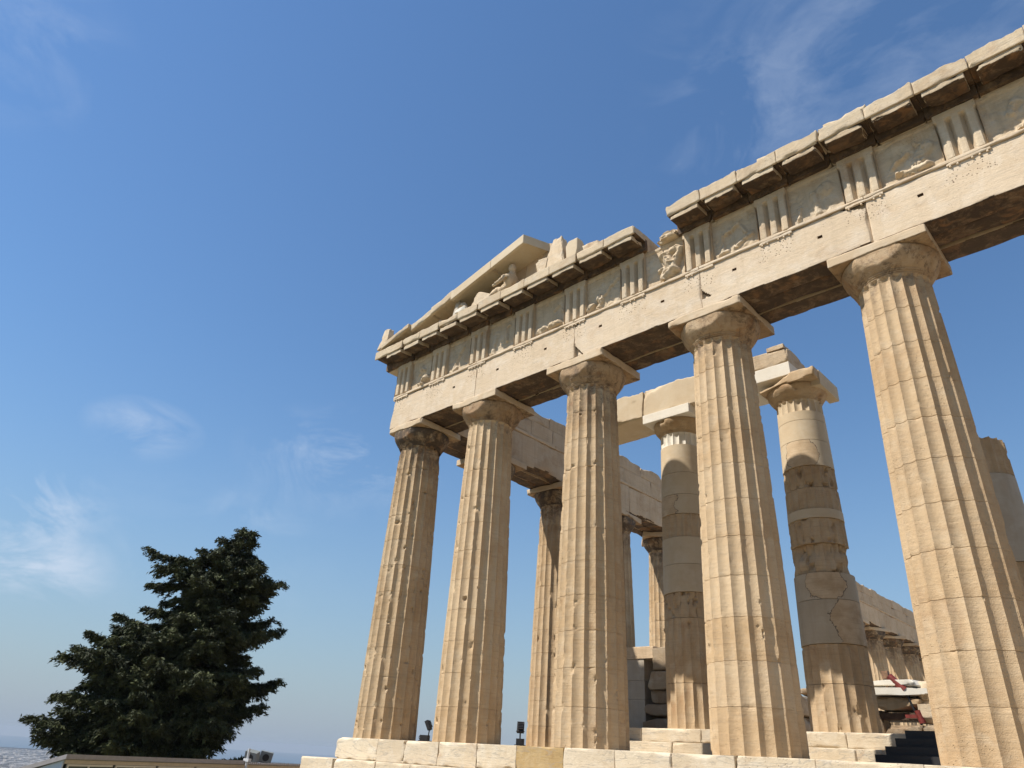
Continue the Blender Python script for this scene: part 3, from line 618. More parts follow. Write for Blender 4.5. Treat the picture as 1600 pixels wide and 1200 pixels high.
# ------------------------------------------------------------------ pediment fragment
ped = thing('pediment_fragment', (0, 0, 0), 'surviving left corner of the pediment, a raking slab over a triangular wall', 'pediment')
SL = math.tan(math.radians(13.6))
def raking(x0, x1, z0, th, y0, y1, mat, seed, chip=.03, diag=0.0, big=.0):
    def fn(V, W):
        W = W.copy(); W[:, 2] += (V[:, 0]-x0)*SL+z0
        if diag: W[:, 0] += np.clip((V[:, 1]-y0)/(y1-y0), 0, 1)*diag*np.clip((V[:, 0]-x0)/(x1-x0), 0, 1)
        W[:, 2] += np.where(V[:, 2] < .01, np.where(V[:, 1] > y0+.12, .09, 0), 0)      # drip edge
        return W
    return block('raking_cornice', (x0, y0, 0), (x1, y1, th), mat, ped, step=.12, chip=chip, freq=3, seed=seed, fn=fn, big=big, ye=(y0+.12, y0+.13), base=.006)
raking(-1.25, .35, 13.76, .20, -1.62, -.2, MS['cornice'], 801, .07, big=.1)
raking(.36, 1.55, 14.04, .26, -1.5, -.2, MS['cornice'], 802, .10, big=.2)
raking(1.56, 2.75, 14.24, .34, -1.58, -.2, MS['cornice'], 803, .08, big=.15)
raking(2.76, 4.75, 14.36, .36, -1.66, .25, MS['new'], 804, .006)
raking(4.76, 6.28, 14.845, .36, -1.66, .25, MS['new'], 805, .006, diag=.75)
# tympanum wall slabs
tx = [.6, 1.6, 2.75, 3.7, 4.7, 5.6, 6.4, 7.1]
for j in range(len(tx)-1):
    x0, x1 = tx[j]+.003, tx[j+1]-.003
    zt0, zt1 = 13.93+(x0+1.25)*SL-.07, 13.93+(x1+1.25)*SL-.07
    if j >= 6: zt1 = zt0-.35
    def fn(V, W, x0=x0, x1=x1, a=zt0, b=zt1):
        W = W.copy(); t = (V[:, 0]-x0)/(x1-x0); W[:, 2] = 13.745+(W[:, 2]-13.745)*((a+(b-a)*t)-13.745); return W
    block('tympanum_slab', (x0, -.72, 13.745), (x1, -.1, 14.745), MS['inner'] if j > 3 else MS['old'], ped, step=.12, chip=.02 if j < 6 else .12, seed=820+j, fn=fn)

# sculptures and loose blocks on the cornice
def skin(name, pts, edges_, radii, mat, sub=2, parent=None):
    me = bpy.data.meshes.new(name); me.from_pydata(pts, edges_, []); me.update(); o = bpy.data.objects.new(name, me); COL.objects.link(o)
    md = o.modifiers.new('s', 'SKIN'); md.use_smooth_shade = True
    for i, v in enumerate(me.skin_vertices[0].data): v.radius = radii[i] if hasattr(radii[i], '__len__') else (radii[i], radii[i]); v.use_root = (i == 0)
    s = o.modifiers.new('d', 'SUBSURF'); s.levels = sub; s.render_levels = sub
    dg = bpy.context.evaluated_depsgraph_get(); me2 = bpy.data.meshes.new_from_object(o.evaluated_get(dg)); o.modifiers.clear(); o.data = me2; me2.name = name
    V = np.array([v.co[:] for v in me2.vertices]); 
    nn = np.array([v.normal[:] for v in me2.vertices]); V = V+nn*((fbm(V*14, 5, 3)-.5)*.05-.05*np.clip(1-np.abs(fbm(V*7, 8, 3)-.5)/.05, 0, 1))[:, None]
    for v, c in zip(me2.vertices, V): v.co = c
    me2.materials.clear(); me2.materials.append(mat)
    for p in me2.polygons: p.use_smooth = True
    if parent: o.parent = parent
    return o
# reclining nude youth, legs towards the corner, torso raised, head up
st = skin('reclining_statue', [(0, 0, .16), (.10, 0, .42), (.17, 0, .66), (.19, 0, .80), (.20, -.02, .92),      # pelvis, chest, neck, head
    (.12, -.22, .64), (.02, -.36, .40), (-.22, -.40, .28),       # left arm
    (.20, .2, .62), (.34, .28, .38), (.42, .2, .12),              # right arm leaning back
    (-.32, -.12, .34), (-.62, -.14, .13), (-.92, -.14, .10),
    (-.30, .10, .22), (-.66, .10, .42), (-.86, .1, .12)],
    [(0, 1), (1, 2), (2, 3), (3, 4), (2, 5), (5, 6), (6, 7), (2, 8), (8, 9), (9, 10), (0, 11), (11, 12), (12, 13), (0, 14), (14, 15), (15, 16)],
    [(.17, .2), (.15, .2), (.15, .22), (.08, .08), (.12, .11), .085, .065, .05, .085, .07, .06, .11, .08, .055, .11, .08, .055], MS['frieze'])
hd = link('head', *(lambda: (lambda n, m: ([(.20+.115*math.sin(PI*i/m)*math.cos(2*PI*k/n), -.03+.125*math.sin(PI*i/m)*math.sin(2*PI*k/n), .98+.155*math.cos(PI*i/m)) for i in range(m+1) for k in range(n)],
    [(i*n+k, i*n+(k+1) % n, (i+1)*n+(k+1) % n, (i+1)*n+k) for i in range(m) for k in range(n)]))(16, 10))(), MS['frieze'], st)
st.scale = (1.15, 1.15, 1.12); st.location = (5.15, -1.15, 13.73); tag(st, 'reclining male statue leaning back under the raking slab of the pediment', 'statue')
def facet(seed, k=9, amt=.22, spread=.12):
    rs = np.random.RandomState(seed); N_ = rs.normal(0, 1, (k, 3)); N_ /= np.linalg.norm(N_, axis=1)[:, None]; D_ = 1-amt-rs.rand(k)*spread
    def fn(V, W):
        W = W.copy(); lo = W.min(0); hi = W.max(0); c = (lo+hi)/2; h = (hi-lo)/2; Q = (W-c)/h
        for n_, d_ in zip(N_, D_):
            ext = np.abs(n_).sum(); t = Q@n_-ext*d_; Q = Q-np.clip(t, 0, None)[:, None]*n_
        return c+Q*h
    return fn
def lump(name, loc, size, seed, label, cat, mat='frieze', group=None, fn=None, chip=.25, rz=0, step=.05, ry=0):
    sx, sy, sz = size
    o = block(name, (-sx/2, -sy/2, 0), (sx/2, sy/2, sz), MS[mat], None, step=min(step, max(size)/8), chip=chip*min(size), freq=4/max(size)**.5, seed=seed, thr=.45, big=chip*min(size)*.4, fn=fn or facet(seed), rough=.008)
    o.location = loc; o.rotation_euler = (0, ry, rz); return tag(o, label, cat, group)
def peaked(V, W, k=.8, cx=0.0):
    W = W.copy(); z = V[:, 2]/V[:, 2].max(); W[:, 0] = cx+(W[:, 0]-cx)*(1-k*z); W[:, 1] *= (1-.5*z); return W
# horses' heads rearing at the left end
def horse(loc, rz, label, s=1.0):
    o = skin('horse_head', [(0, 0, 0), (-.06, 0, .22), (-.16, 0, .42), (-.30, 0, .46), (-.46, 0, .36), (-.13, 0, .52)], [(0, 1), (1, 2), (2, 3), (3, 4), (2, 5)], [(.17, .12), (.14, .1), (.11, .08), (.09, .07), (.06, .055), (.03, .03)], MS['frieze'])
    o.location = loc; o.rotation_euler = (0, 0, rz); o.scale = (s, s, s); tag(o, label, 'sculpture', 'horse head sculptures in the pediment corner')
horse((3.35, -1.3, 13.73), 0.1, 'marble horse head beside the upright shard in the pediment'); horse((1.95, -1.25, 13.72), -.2, 'worn marble horse head under the broken low part of the rake', .7)
lump('marble_shard', (2.80, -1.25, 13.74), (.32, .3, .72), 901, 'upright grey marble shard where the new raking slab begins', 'block', 'grey', fn=lambda V, W: peaked(V, W, .45), chip=.2)
lump('marble_block', (3.75, -1.15, 13.74), (.42, .4, .36), 902, 'squarish broken block between the shard and the bent-knee fragment', 'block', 'frieze', chip=.15)
lump('marble_block', (3.2, -1.42, 13.74), (.5, .25, .16), 903, 'low flat fragment at the foot of the grey shard', 'block', 'white', chip=.3)
# draped knee fragment: a tent-like thick slab
def kneefn(V, W): 
    W = W.copy(); x = V[:, 0]; W[:, 2] = W[:, 2]*(1-np.clip((x+.15)/.75, 0, 1)*.85)*(1-.35*np.clip((-.2-x)/.2, 0, 1)); return W
lump('sculpture_fragment', (4.22, -1.25, 13.74), (.85, .4, .55), 904, 'bent-knee drapery fragment sloping down towards the reclining statue', 'sculpture', 'frieze', fn=kneefn, chip=.12)
lump('lion_head_block', (-1.3, -1.36, 13.80), (.62, .44, .95), 905, 'small weathered carved block standing on the very corner of the roof', 'sculpture', 'frieze', fn=lambda V, W: peaked(V, W, .5, .1), chip=.3)
lump('broken_block', (7.40, -1.1, 13.745), (.95, .6, 1.32), 906, 'pointed broken block standing on the cornice right of the pediment', 'block', 'frieze', fn=lambda V, W: peaked(V, W, .62, .1), chip=.25)
lump('marble_block', (6.95, -1.2, 13.745), (.5, .5, .62), 907, 'rough lump against the left foot of the pointed block', 'block', 'frieze', chip=.35)
lump('marble_block', (8.1, -1.05, 13.745), (.5, .5, .86), 908, 'square block on the cornice, right of the pointed one', 'block', 'new', chip=.06)
lump('marble_block', (8.9, -1.1, 13.745), (.7, .5, .36), 909, 'low rough block on the cornice, rightmost of the loose ones', 'block', 'frieze', chip=.3)

# ------------------------------------------------------------------ side entablature
def side(name, y0, y1, label, seed, step=.25, topz=13.25, ragged=.25):
    t = thing(name, (0, 0, 0), label, 'entablature'); y = y0; k = 0
    while y < y1-.3:
        e = min(y+4.296, y1)
        if y == y0 and y0 < 4: e = 3.68 if y0 < 3 else e
        for j, (a, b) in enumerate(((-.885, -.31), (-.30, .29), (.30, .885))):
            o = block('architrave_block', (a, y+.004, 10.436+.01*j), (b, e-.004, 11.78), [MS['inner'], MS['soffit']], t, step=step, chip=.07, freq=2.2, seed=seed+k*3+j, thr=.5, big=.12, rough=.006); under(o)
        y = e; k += 1
    block('moulding', (.3, y0, 11.785), (.93, y1, 11.93), MS['inner'], t, step=.3, chip=.06, freq=2, seed=seed+70)
    rnd = random.Random(seed)
    for c, (za, zb) in enumerate(((11.935, 12.60), (12.605, topz))):
        y = y0
        while y < y1-.1:
            e = min(y+rnd.uniform(1.3, 2.4), y1)
            fn = None
            if c == 1:
                def fn(V, W, s=seed+c*40+int(y*7)):
                    W = W.copy(); m = V[:, 2] > 12.9; W[m, 2] -= (ragged*np.clip(fbm(np.stack([V[:, 0]*1.2, V[:, 1]*1.1, V[:, 2]*0], 1), s, 5)-.35, 0, 1)*1.8)[m]; return W
            block('backing_block', (-.8, y+.004, za), (.87-.02*c, e-.004, zb), MS['inner'], t, step=step*.7, chip=.06, freq=2.5, seed=seed+200+c*50+int(y), thr=.5, big=.08, fn=fn); y = e
    return t
side('side_entablature', .89, 18.6, 'near part of the side beam running back from the left corner', 1000)
side('far_side_entablature', 42.0, 65.5, 'far part of the side beam with ragged top, between patched column and nearest column', 1400, step=.35, topz=13.3, ragged=.2)

# porch beam
pb = thing('porch_beam', (0, 0, 0), 'broken beam over the inner porch columns, partly new white marble', 'beam')
def topfn(amp, seed, slope=0.0, lo=11.0):
    def fn(V, W):
        W = W.copy(); m = V[:, 2] > lo; W[m, 2] -= (amp*np.clip(fbm(np.stack([V[:, 0]*1.6, V[:, 1]*.9, V[:, 2]*0], 1), seed, 5)-.3, 0, 1)*2+slope*(V[:, 0]-V[:, 0].min()))[m]; return W
    return fn
o = block('beam_block', (4.4, 3.95, 10.545), (7.22, 5.5, 11.62), [MS['new'], MS['new']], pb, step=.09, chip=.07, freq=3, seed=1601, big=.1, fn=topfn(.22, 61, lo=11.3), thr=.48)
block('beam_block', (7.24, 3.95, 10.545), (9.62, 5.5, 11.62), MS['beam2'] if 'beam2' in MS else MS['new'], pb, step=.09, chip=.08, freq=3, seed=1602, big=.12, fn=topfn(.18, 62, lo=11.3), thr=.47)
block('beam_block', (9.64, 3.95, 10.545), (12.5, 5.5, 10.98), MS['white'], pb, step=.12, chip=.015, seed=1603)
block('beam_block', (9.64, 3.97, 10.985), (12.48, 5.45, 11.55), MS['frieze'], pb, step=.08, chip=.1, freq=3, seed=1604, big=.1, fn=topfn(.16, 63, lo=11.3), thr=.47)
block('cap_fragment', (11.85, 3.95, 11.50), (12.4, 4.6, 11.66), MS['frieze'], pb, step=.06, chip=.08, seed=1605, big=.06)

# ------------------------------------------------------------------ platform and steps
pf = thing('temple_platform', (0, 0, 0), 'stepped white marble platform carrying the whole temple', 'platform')
sx = [-1.02, 1.04, 2.26, 3.67, 5.14, 6.51, 7.98, 9.42, 10.85, 12.24, 13.81, 15.6, 17.6, 19.6, 21.6, 23.6, 25.6, 27.6, 29.86]
for j in range(len(sx)-1):
    block('stylobate_block', (sx[j]+.003, -1.02, -.572), (sx[j+1]-.003, .7, -.001-.003*(j % 3)), MS['step_tan'] if j == 5 else MS['step'], pf, step=.09, chip=.12 if j in (0, 1, 4) else .07, freq=4.2, seed=1700+j, thr=.5, big=.16 if j in (0, 1, 4) else .08)
x = -1.74; j = 0
while x < 30.5:
    w = [1.7, 2.0, 1.5, 1.9][j % 4]; block('step_block', (x+.003, -1.74, -1.11), (min(x+w, 30.6)-.003, -.6, -.578), MS['step'], pf, step=.12, chip=.07, freq=3, seed=1740+j, big=.08); x += w; j += 1
x = -2.46; j = 0
while x < 31.2:
    w = 2.1; block('step_block', (x+.003, -2.46, -1.65), (min(x+w, 31.3)-.003, -1.2, -1.116), MS['step'], pf, step=.2, chip=.06, freq=3, seed=1780+j); x += w; j += 1
block('foundation', (-2.8, -2.8, -3.6), (31.6, 70, -1.655), MS['rubble'], pf, step=1.5, chip=0)
block('paving', (-.98, .705, -1.6), (29.8, 69, -.004), MS['step'], pf, step=1.2, chip=0)
for k in range(2):
    o = .72*(k+1); block('side_step', (-1.02-o, -1.0-.72*k+0.02, -.575-.54*k-.5), (-.98+.0-.03*k, 69, -.58-.535*k), MS['step'], pf, step=.6, chip=.05, seed=1790+k)
# inner porch steps
for j, (a, b) in enumerate(((4.5, 6.1), (6.11, 8.2), (8.21, 9.62), (9.63, 11.4), (11.41, 13.0), (13.01, 13.6), (13.61, 16), (16.01, 18.2), (18.21, 21), (21.01, 24))):
    block('porch_step', (a, 3.30, 0), (b-.004, 4.0, .345), MS['step'], pf, step=.1, chip=.07, freq=3, seed=1800+j, big=.08)
for j, (a, b) in enumerate(((4.2, 5.5), (5.51, 7.0), (7.01, 8.9), (8.91, 11.4), (11.41, 12.7), (12.71, 14.2), (14.21, 16.7), (16.71, 19), (19.01, 22), (22.01, 24.2))):
    block('porch_step', (a, 3.66, .35), (b-.004, 6.1, .70), MS['step'], pf, step=.1, chip=.07, freq=3, seed=1820+j, big=.08)
block('porch_floor', (4.2, 6.1, .0), (24.2, 60, .69), MS['step'], pf, step=1.2, chip=0)

# low rough wall at the porch end
rw = thing('ruined_wall', (0, 0, 0), 'low ruined cross wall of cracked dark stones and grey new slabs behind the middle column', 'wall')
block('wall_cap', (2.6, 7.0, 3.05), (5.35, 8.6, 3.46), MS['inner'], rw, chip=.03, seed=1901, big=.05)
block('cracked_stone', (5.33, 6.95, 2.6), (6.6, 8.4, 3.45), MS['rubble'], rw, step=.06, chip=.1, freq=4, seed=1902, thr=.52, big=.06, fn=facet(1902, 8, .12, .15))
block('cracked_stone', (5.05, 6.9, 2.05), (6.5, 8.4, 2.62), MS['rubble'], rw, step=.06, chip=.1, freq=4, seed=1903, thr=.52, big=.06, fn=facet(1903, 8, .12, .15))
block('cracked_stone', (5.15, 7.05, 1.62), (6.6, 8.4, 2.04), MS['rubble'], rw, step=.06, chip=.1, freq=4, seed=1904, thr=.52, big=.06, fn=facet(1904, 8, .12, .15))
block('cracked_stone', (4.95, 6.95, 1.22), (6.6, 8.4, 1.60), MS['rubble'], rw, step=.06, chip=.1, freq=4, seed=1905, thr=.52, big=.06, fn=facet(1905, 8, .12, .15))
block('cracked_stone', (4.9, 6.9, .70), (6.7, 8.4, 1.16), MS['rubble'], rw, step=.06, chip=.1, freq=4, seed=1906, thr=.52, big=.06, fn=facet(1906, 8, .12, .15))
for j, (a, b) in enumerate(((.70, 1.75), (1.755, 2.35), (2.355, 3.045))):
    block('new_slab', (2.6, 7.03, a), (4.93, 8.5, b), MS['grey'], rw, chip=.006, seed=1910+j, step=.3)

# ------------------------------------------------------------------ interior clutter
gr = 'loose blocks inside the temple'
lump('white_marble_slab', (11.34, 12.3, 2.26), (2.13, 1.68, 0.22), 2001, 'bright white marble slab, lower of the two on the timber', 'block', 'white', gr, chip=.06, step=.12, rz=.1)
lump('white_marble_slab', (11.46, 12.36, 2.51), (1.91, 1.46, 0.22), 2002, 'bright white marble slab with rounded top, laid on another slab', 'block', 'white', gr, chip=.5, step=.08, rz=.05)
lump('column_fragment', (11.4, 12.42, 1.83), (1.57, 1.35, 0.40), 2003, 'brown broken stone directly under the white slabs', 'block', 'old', gr, chip=.35)
lump('rubble_block', (11.62, 12.19, 0.7), (1.35, 1.12, 0.67), 2004, 'pale cracked block low behind the black stairs', 'block', 'rubble', gr, chip=.3)
lump('rubble_block', (12.69, 12.08, 0.7), (1.01, 1.01, 0.71), 2005, 'squarish rough block behind the black stairs, against the nearest column', 'block', 'rubble', gr, chip=.15)
lump('rubble_block', (12.63, 12.14, 1.44), (1.01, 0.90, 0.56), 2006, 'rough yellowish block stacked beside the red strut', 'block', 'frieze', gr, chip=.12)
lump('rubble_block', (12.58, 12.3, 2.13), (0.95, 0.79, 0.58), 2007, 'rounded pale boulder on top of the stack beside the red strut', 'block', 'frieze', gr, chip=.5)
lump('rubble_block', (10.56, 12.19, 0.7), (0.79, 0.90, 1.14), 2008, 'upright weathered stone right of the patched column foot', 'block', 'rubble', gr, chip=.4)
tm = block('timber_beam', (10.5, 11.86, 1.54), (12.52, 12.98, 1.75), plain('old_timber', (.10, .055, .03), .85, 0, .3, 8, .4), None, chip=.02, seed=2010); tag(tm, 'dark timber beam under the brown stone and white slabs', 'beam')
pr = thing('steel_prop', (12.13, 11.74, 1.39), 'slanting red and grey steel prop in front of the rubble', 'prop')
V, F = tube((0, 0, 0), (-.32, 0, 1.05), .035, 10); link('rod', V, F, MS['metal'], pr)
V, F = tube((-.30, 0, 1.02), (-.72, 0, 1.45), .12, 14); link('cylinder', V, F, MS['red'], pr)
V, F = join([tube((.05, 0, .05), (-.04, 0, .42), .10, 12), bxm((-.42, -.05, .2), (-.05, .05, .3))]); link('clamp', V, F, MS['red'], pr)
V, F = join([bxm((-.92, -.09, 1.38), (-.72, .09, 1.62)), tube((-.82, 0, 1.0), (-.82, 0, 1.4), .05, 10)]); link('bracket', V, F, plain('rusty_bracket', (.28, .16, .09), .7, .3, .3), pr)
sb = thing('black_stairs', (0, 0, 0), 'black metal steps leading up to the porch beside the nearest column', 'stairs')
for k in range(4):
    x0 = 13.72-.0+.13*k
    V, F = bxm((x0, 2.35+.32*k, .004), (16.4, 2.66+.32*k+.3, .22+.175*k)); link('tread', V, F, MS['grate'], sb, smooth=False)
V, F = bxm((13.3, 1.95, .004), (16.6, 2.34, .035)); link('base_plate', V, F, MS['grate'], sb, smooth=False)
# cella side wall remains seen in the slit left of the patched column
cw = thing('inner_wall', (0, 0, 0), 'low dark remains of the inner side wall, left of the bare patched column', 'wall')
for j, (y0, y1, z0, z1) in enumerate(((10, 13, .7, 1.9), (13.02, 16, .7, 2.0), (16.02, 20, .7, 2.1), (20.02, 24, .7, 1.9), (17, 20, 2.12, 2.9), (20.02, 23, 2.0, 3.0), (24.02, 30, .7, 2.2), (19.5, 22.5, 3.1, 3.35))):
    block('wall_course', (4.7+.1*(j % 2), y0, z0), (5.8, y1, z1), MS['grey'] if j in (3,) else MS['rubble'], cw, step=.2, chip=.3, freq=1.5, seed=2040+j, big=.25, thr=.4)

# ------------------------------------------------------------------ floodlights
def flood(loc, rz, label, seed):
    t = thing('floodlight', loc, label, 'floodlight', 'floodlights standing between the front columns', rz)
    V, F = join([bxm((-.20, -.16, .0), (.20, .16, .05)), bxm((-.17, -.12, .05), (.12, .12, .22))]); o = link('ballast_box', V, F, MS['metal'], t, smooth=False)
    P = []
    for k in range(10):
        a0, a1 = PI*k/9-PI/2, PI*(k+1)/9-PI/2
        P.append(tube((-.17-.07*math.cos(a0), 0, .14+.07*math.sin(a0)), (-.17-.07*math.cos(a1), 0, .14+.07*math.sin(a1)), .012, 6))
    V, F = join(P); link('handle', V, F, MS['metal'], t)
    V, F = join([tube((.10, 0, .2), (.12, 0, .42), .022, 8), tube((.12, -.13, .42), (.12, .13, .42), .015, 8)]); link('stand', V, F, MS['metal'], t)
    hd_ = bpy.data.objects.new('lamp_head', None); COL.objects.link(hd_); hd_.parent = t; hd_.location = (.06, 0, .53); hd_.rotation_euler = (0, math.radians(-28), 0); t.scale = (.86, .86, .86)
    V, F = join([bxm((-.05, -.11, -.16), (.06, .11, .16)), bxm((.06, -.07, -.10), (.10, .07, .10))]+[bxm((.10, -.09, -.1+.05*k), (.12, .09, -.085+.05*k)) for k in range(5)]); link('housing', V, F, MS['metal'], hd_, smooth=False)
    V, F = bxm((-.058, -.09, -.14), (-.052, .09, .14)); link('glass', V, F, MS['lampglass'], hd_, smooth=False)
    return t
f1 = flood((1.53, .35, 0), .5, 'floodlight on the platform between the corner column and the second', 1)
copy_thing(f1, (5.42, .3, 0), 'floodlight on the platform between the second and middle front columns', None, -.9)

# ------------------------------------------------------------------ guard cabin
A = Vector((-5.52, -7.078, -3.35)); Fd = Vector((-.332, .943, 0)).normalized()
cab = thing('guard_cabin', A, 'low beige cabin with a row of sliding windows and flat grey roof, under the trees', 'cabin', rz=math.atan2(Fd.y, Fd.x))
# local x runs along the facade to the right, local +y goes back
HW = 2.45-.09
def cb(name, lo, hi, mat, par=cab):
    V, F = bxm(lo, hi); return link(name, V, F, mat, par, smooth=False)
cb('wall', (0.02, .05, 0), (12.0, 3.0, 1.25), MS['cabwall'])
V = [(0, .02, 0), (0, 3.0, 0), (0, 3.0, 1.5), (0, .02, HW-.07), (-.04, .02, 0), (-.04, 3.0, 0), (-.04, 3.0, 1.5), (-.04, .02, HW-.07)]
link('side_panel', V, [(0, 1, 2, 3), (7, 6, 5, 4), (0, 3, 7, 4), (1, 5, 6, 2), (3, 2, 6, 7), (0, 4, 5, 1)], MS['cabside'], cab, smooth=False)
def slope(x0, x1, y0, y1, z0, z1, th):
    return [(x0, y0, z0), (x1, y0, z0), (x1, y1, z1), (x0, y1, z1), (x0, y0, z0+th), (x1, y0, z0+th), (x1, y1, z1+th), (x0, y1, z1+th)], [(3, 2, 1, 0), (4, 5, 6, 7), (0, 1, 5, 4), (1, 2, 6, 5), (2, 3, 7, 6), (3, 0, 4, 7)]
V, F = slope(-.12, 7.2, -.16, 3.1, HW-.03, 1.55, .12); link('roof', V, F, MS['cabroof'], cab, smooth=False)
P = []
for k in range(46): P.append(slope(7.25+.115*k, 7.25+.115*k+.07, -.14, 3.1, HW-.02+.012*(k % 2), 1.53, .05))
P.append(slope(7.22, 12.6, -.1, 3.1, HW-.04, 1.5, .03)); V, F = join(P); link('corrugated_roof', V, F, MS['cabroof'], cab, smooth=False)
cb('lintel', (0.0, -.02, HW-.16), (12.2, .06, HW-.045), MS['cabwall'])
x = .12; k = 0
while x < 11.8:
    w = 1.55
    fr = cb('window', (x, 0, HW-.22), (x+w, .05, HW-.17), MS['cabframe'])
    cb('frame', (x, -.003, 1.25), (x+.05, .05, HW-.22), MS['cabframe'], fr); cb('frame', (x+w*.45, 0.0, 1.25), (x+w*.45+.05, .05, HW-.22), MS['cabframe'], fr); cb('sill', (x, -.03, 1.22), (x+w, .05, 1.27), MS['cabframe'], fr)
    cb('pane', (x+.05, .03, 1.27), (x+w, .04, HW-.22), MS['cabglass'], fr); x += w+.1; k += 1
cb('back_wall', (0.02, 2.96, 0), (12, 3.0, 1.5), MS['cabwall'])
# pole and loudspeakers standing on the cabin roof
Rm = Matrix.Rotation(math.atan2(Fd.y, Fd.x), 4, 'Z')
def onroof(x, y, z): return A+(Rm @ Vector((x, y, z)))
pl = thing('white_pole', onroof(7.2, -.25, 0), 'white pole clamped to the cabin front between its two roofs', 'pole')
V, F = tube((0, 0, 0), (0, 0, 2.85), .045, 10); link('post', V, F, MS['whitep'], pl); V, F = bxm((-.18, -.06, 2.42), (.18, .06, 2.52)); link('clamp', V, F, MS['whitep'], pl, smooth=False)
def spk(x, y, ry, rz, label):
    t = thing('loudspeaker', onroof(x, y, 2.15), label, 'loudspeaker', 'loudspeakers on the cabin roof', rz)
    V, F = tube((0, 0, 0), (0, 0, .22), .03, 8); link('stand', V, F, MS['metal'], t)
    b = bpy.data.objects.new('cabinet', None); COL.objects.link(b); b.parent = t; b.location = (0, 0, .42); b.rotation_euler = (ry, .15, 0)
    V, F = bxm((-.24, -.15, -.2), (.24, .15, .2)); link('box', V, F, MS['speaker'], b, smooth=False)
    P = [tube((0, -.151, 0), (0, -.165, 0), .13, 18), bxm((-.22, -.16, -.18), (.22, -.151, -.17))]; V, F = join(P); link('grille', V, F, MS['metal'], b, smooth=False)
spk(8.55, .75, .3, .6, 'left loudspeaker of the tilted pair on the cabin roof'); spk(9.3, .7, .1, 1.0, 'right loudspeaker of the upright pair on the cabin roof')

# ------------------------------------------------------------------ conifers
def foliage_mat():
    n = NT('conifer_foliage'); v = n.coord(); k = n.noise(v, 1.3, 4, .6); c = n.mix(n.ramp(k, .4, .65), (.020, .027, .011), (.085, .095, .034))
    g = n.N.new('ShaderNodeNewGeometry'); c = n.mix(n.ramp(g.outputs['Random Per Island'], .3, 1, 0, .5), c, (.03, .026, .014)); n.put(n.b.inputs['Base Color'], c); n.b.inputs['Roughness'].default_value = .75
    n.b.inputs['Specular IOR Level'].default_value = .2; return n.m
MF = foliage_mat()
def conifer(loc, label, H, prof, lean, seed, nb, trunk_r=.28, density=1.0, extra=()):
    """prof(t, az) gives limb reach; each limb droops with hanging sprays of small scale leaves"""
    rnd = random.Random(seed); nr = np.random.RandomState(seed)
    t = thing('conifer', loc, label, 'tree', 'dark conifers behind the cabin')
    limbs = []; tips = []
    def tp(z): s = z/H; return Vector((lean[0]*s**1.5, lean[1]*s**1.5, z))
    P = []
    zs = np.linspace(0, H*.97, 14)
    for a, b in zip(zs, zs[1:]): P.append(tube(tp(a), tp(b), trunk_r*(1-a/H)+.02, 9, trunk_r*(1-b/H)+.02))
    V, F = join(P); tr = link('trunk', V, F, MS['bark'], t)
    LP = []; cen = []; drc = []
    for k in range(nb+len(extra)):
        s = (k+.5)/nb; s = .04+.95*s; az = k*2.39996+rnd.uniform(-.4, .4); L = 0
        if k >= nb: s, az, L = extra[k-nb]
        z = H*s; L = L or prof(s, az)*rnd.choice((.55, .8, .95, 1.1))*rnd.uniform(.9, 1.08)
        if L < .15: L = .15
        base = tp(z); up = rnd.uniform(.0, .35)+(.4 if s > .9 else 0); segs = 7; pts = [base]
        for i in range(1, segs+1):
            q = i/segs; pts.append(base+Vector((math.cos(az)*L*q, math.sin(az)*L*q, L*(up*q-.42*q*q+.34*q**3.2))))
        for i in range(segs): LP.append(tube(pts[i], pts[i+1], .055*(1-i/segs)*(L/3+.3)+.008, 5, .055*(1-(i+1)/segs)*(L/3+.3)+.006))
        # side twigs with leaf sprays
        nt_ = int(L*13*density)+4
        for j in range(nt_):
            q = rnd.uniform(.12, 1.0)**.8; i = min(int(q*segs), segs-1); p = pts[i].lerp(pts[i+1], q*segs-i)
            sa = az+rnd.choice((-1, 1))*rnd.uniform(.4, 1.3); ll = (1-q)*L*.38+rnd.uniform(.22, .5)
            dv = Vector((math.cos(sa), math.sin(sa), rnd.uniform(-.35, .2)))
            m = max(2, int(ll/.10))
            for e in range(m):
                c = p+dv*ll*(e+1)/m+Vector((0, 0, -.25*(ll*(e+1)/m)**2)); cen.append(c); drc.append(dv)
    V, F = join(LP); link('limbs', V, F, MS['bark'], t)
    cen = np.array([c[:] for c in cen]); drc = np.array([c[:] for c in drc]); N_ = len(cen); K = 9
    # each spray is a cluster of narrow drooping leaf blades
    c = np.repeat(cen, K, 0)+nr.normal(0, .05, (N_*K, 3)); d = np.repeat(drc, K, 0)+nr.normal(0, .55, (N_*K, 3)); d[:, 2] -= .35; d /= np.linalg.norm(d, axis=1)[:, None]
    a = nr.normal(0, 1, (N_*K, 3)); w = np.cross(d, a); w /= np.linalg.norm(w, axis=1)[:, None]; L_ = nr.uniform(.10, .24, (N_*K, 1)); W_ = L_*nr.uniform(.10, .2, (N_*K, 1))
    V = np.stack([c-d*L_*.5, c+w*W_, c+d*L_*.6, c-w*W_], 1).reshape(-1, 3); n4 = N_*K
    me = bpy.data.meshes.new('crown'); me.vertices.add(n4*4); me.vertices.foreach_set('co', V.astype(np.float32).ravel()); me.loops.add(n4*4); me.loops.foreach_set('vertex_index', np.arange(n4*4, dtype=np.int32))
    me.polygons.add(n4); me.polygons.foreach_set('loop_start', np.arange(0, n4*4, 4, dtype=np.int32)); me.polygons.foreach_set('loop_total', np.full(n4, 4, dtype=np.int32)); me.update(calc_edges=True); me.materials.append(MF)
    o = bpy.data.objects.new('crown', me); COL.objects.link(o); o.parent = t; print('crown faces', n4)
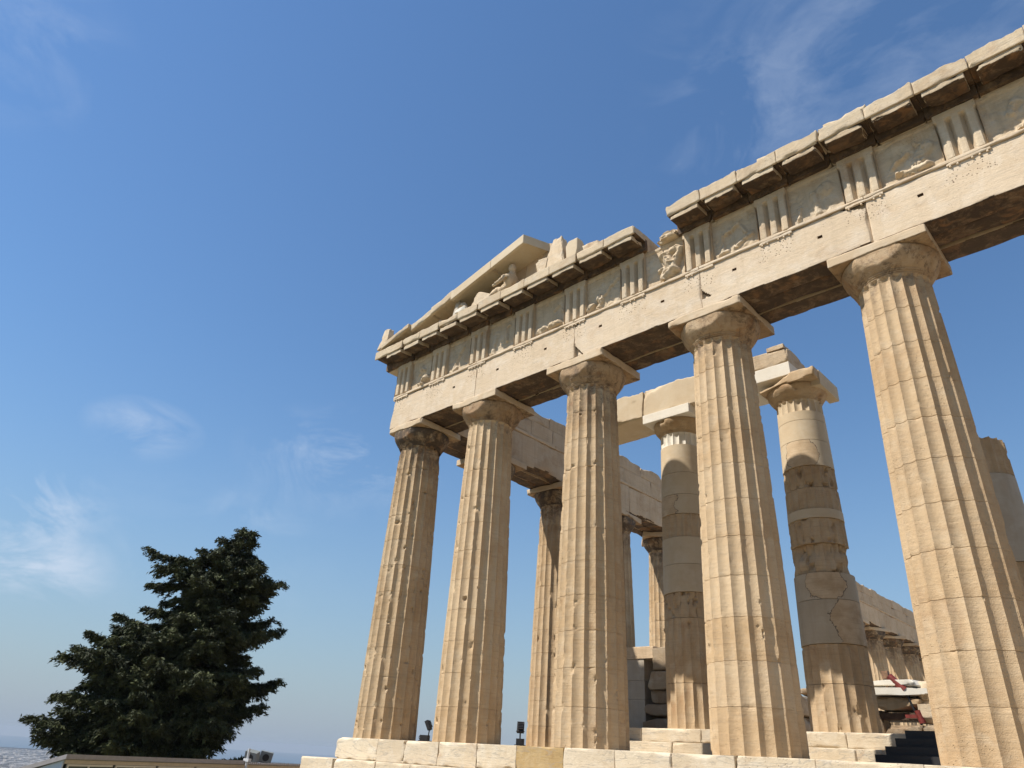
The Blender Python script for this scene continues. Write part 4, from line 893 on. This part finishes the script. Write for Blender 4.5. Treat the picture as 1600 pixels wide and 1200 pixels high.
VR = Vector((.356, .934, 0)).normalized()
def prof1(s, az):
    d = Vector((math.cos(az), math.sin(az), 0)).dot(VR)
    r_ = np.interp(s, [0, .2, .35, .5, .6, .7, .77, .84, .89, .91, .95, 1], [3.2, 3.6, 3.8, 3.2, 3.1, 2.2, 2.0, 1.5, 1.0, .5, .35, .12])
    l_ = np.interp(s, [0, .3, .5, .6, .7, .8, .86, .895, .91, .95, 1], [3.0, 3.3, 3.2, 3.1, 2.5, 1.9, 1.6, 1.0, .5, .35, .12])
    k = (d+1)/2; return (l_*(1-k)+r_*k)*(.78+.22*abs(d))
def prof2(s, az):
    d = Vector((math.cos(az), math.sin(az), 0)).dot(VR)
    l_ = np.interp(s, [0, .3, .47, .52, .7, .86, .93, 1], [1.7, 2.0, 2.2, 2.1, 2.0, 1.8, .7, .2]); r_ = np.interp(s, [0, .4, .7, .9, 1], [3.2, 3, 2.3, 1.0, .3])
    k = (d+1)/2; return (l_*(1-k)+r_*k)*(.8+.2*abs(d))
AZ = math.atan2(VR.y, VR.x)
conifer((-14.8, -.8, -3.4), 'taller dark conifer with a leaning ragged top, right of its neighbour', 12.5, prof1, (.75, 1.7), 5, 215, extra=[(.92, AZ+PI, .9), (.83, AZ+PI, 3.7), (.80, AZ+PI+.3, 3.2), (.76, AZ+PI-.3, 3.2), (.81, AZ, 1.9), (.77, AZ+.3, 2.4), (.78, AZ-.2, 2.6), (.60, AZ, 3.4), (.62, AZ+.25, 3.1), (.38, AZ, 3.9), (.33, AZ-.2, 3.8)])
conifer((-15.1, -2.5, -3.4), 'shorter dark conifer spreading to the left of the tall one', 7.5, prof2, (-.1, -.1), 9, 120, extra=[(.45, AZ+PI, 3.0), (.42, AZ+PI+.3, 2.6), (.78, AZ+PI, 2.6)])

# ------------------------------------------------------------------ air
V, F = bxm((-17000, -17000, -240), (17000, 17000, 25)); hz = NT('air'); hz.N.remove(hz.b)
pv = hz.N.new('ShaderNodeVolumePrincipled'); pv.inputs['Color'].default_value = (.50, .57, .66, 1); pv.inputs['Density'].default_value = 0.0001; pv.inputs['Anisotropy'].default_value = 0.1
hz.L.new(pv.outputs[0], hz.N['Material Output'].inputs['Volume'])
tag(link('haze', V, F, hz.m, smooth=False), kind='stuff')
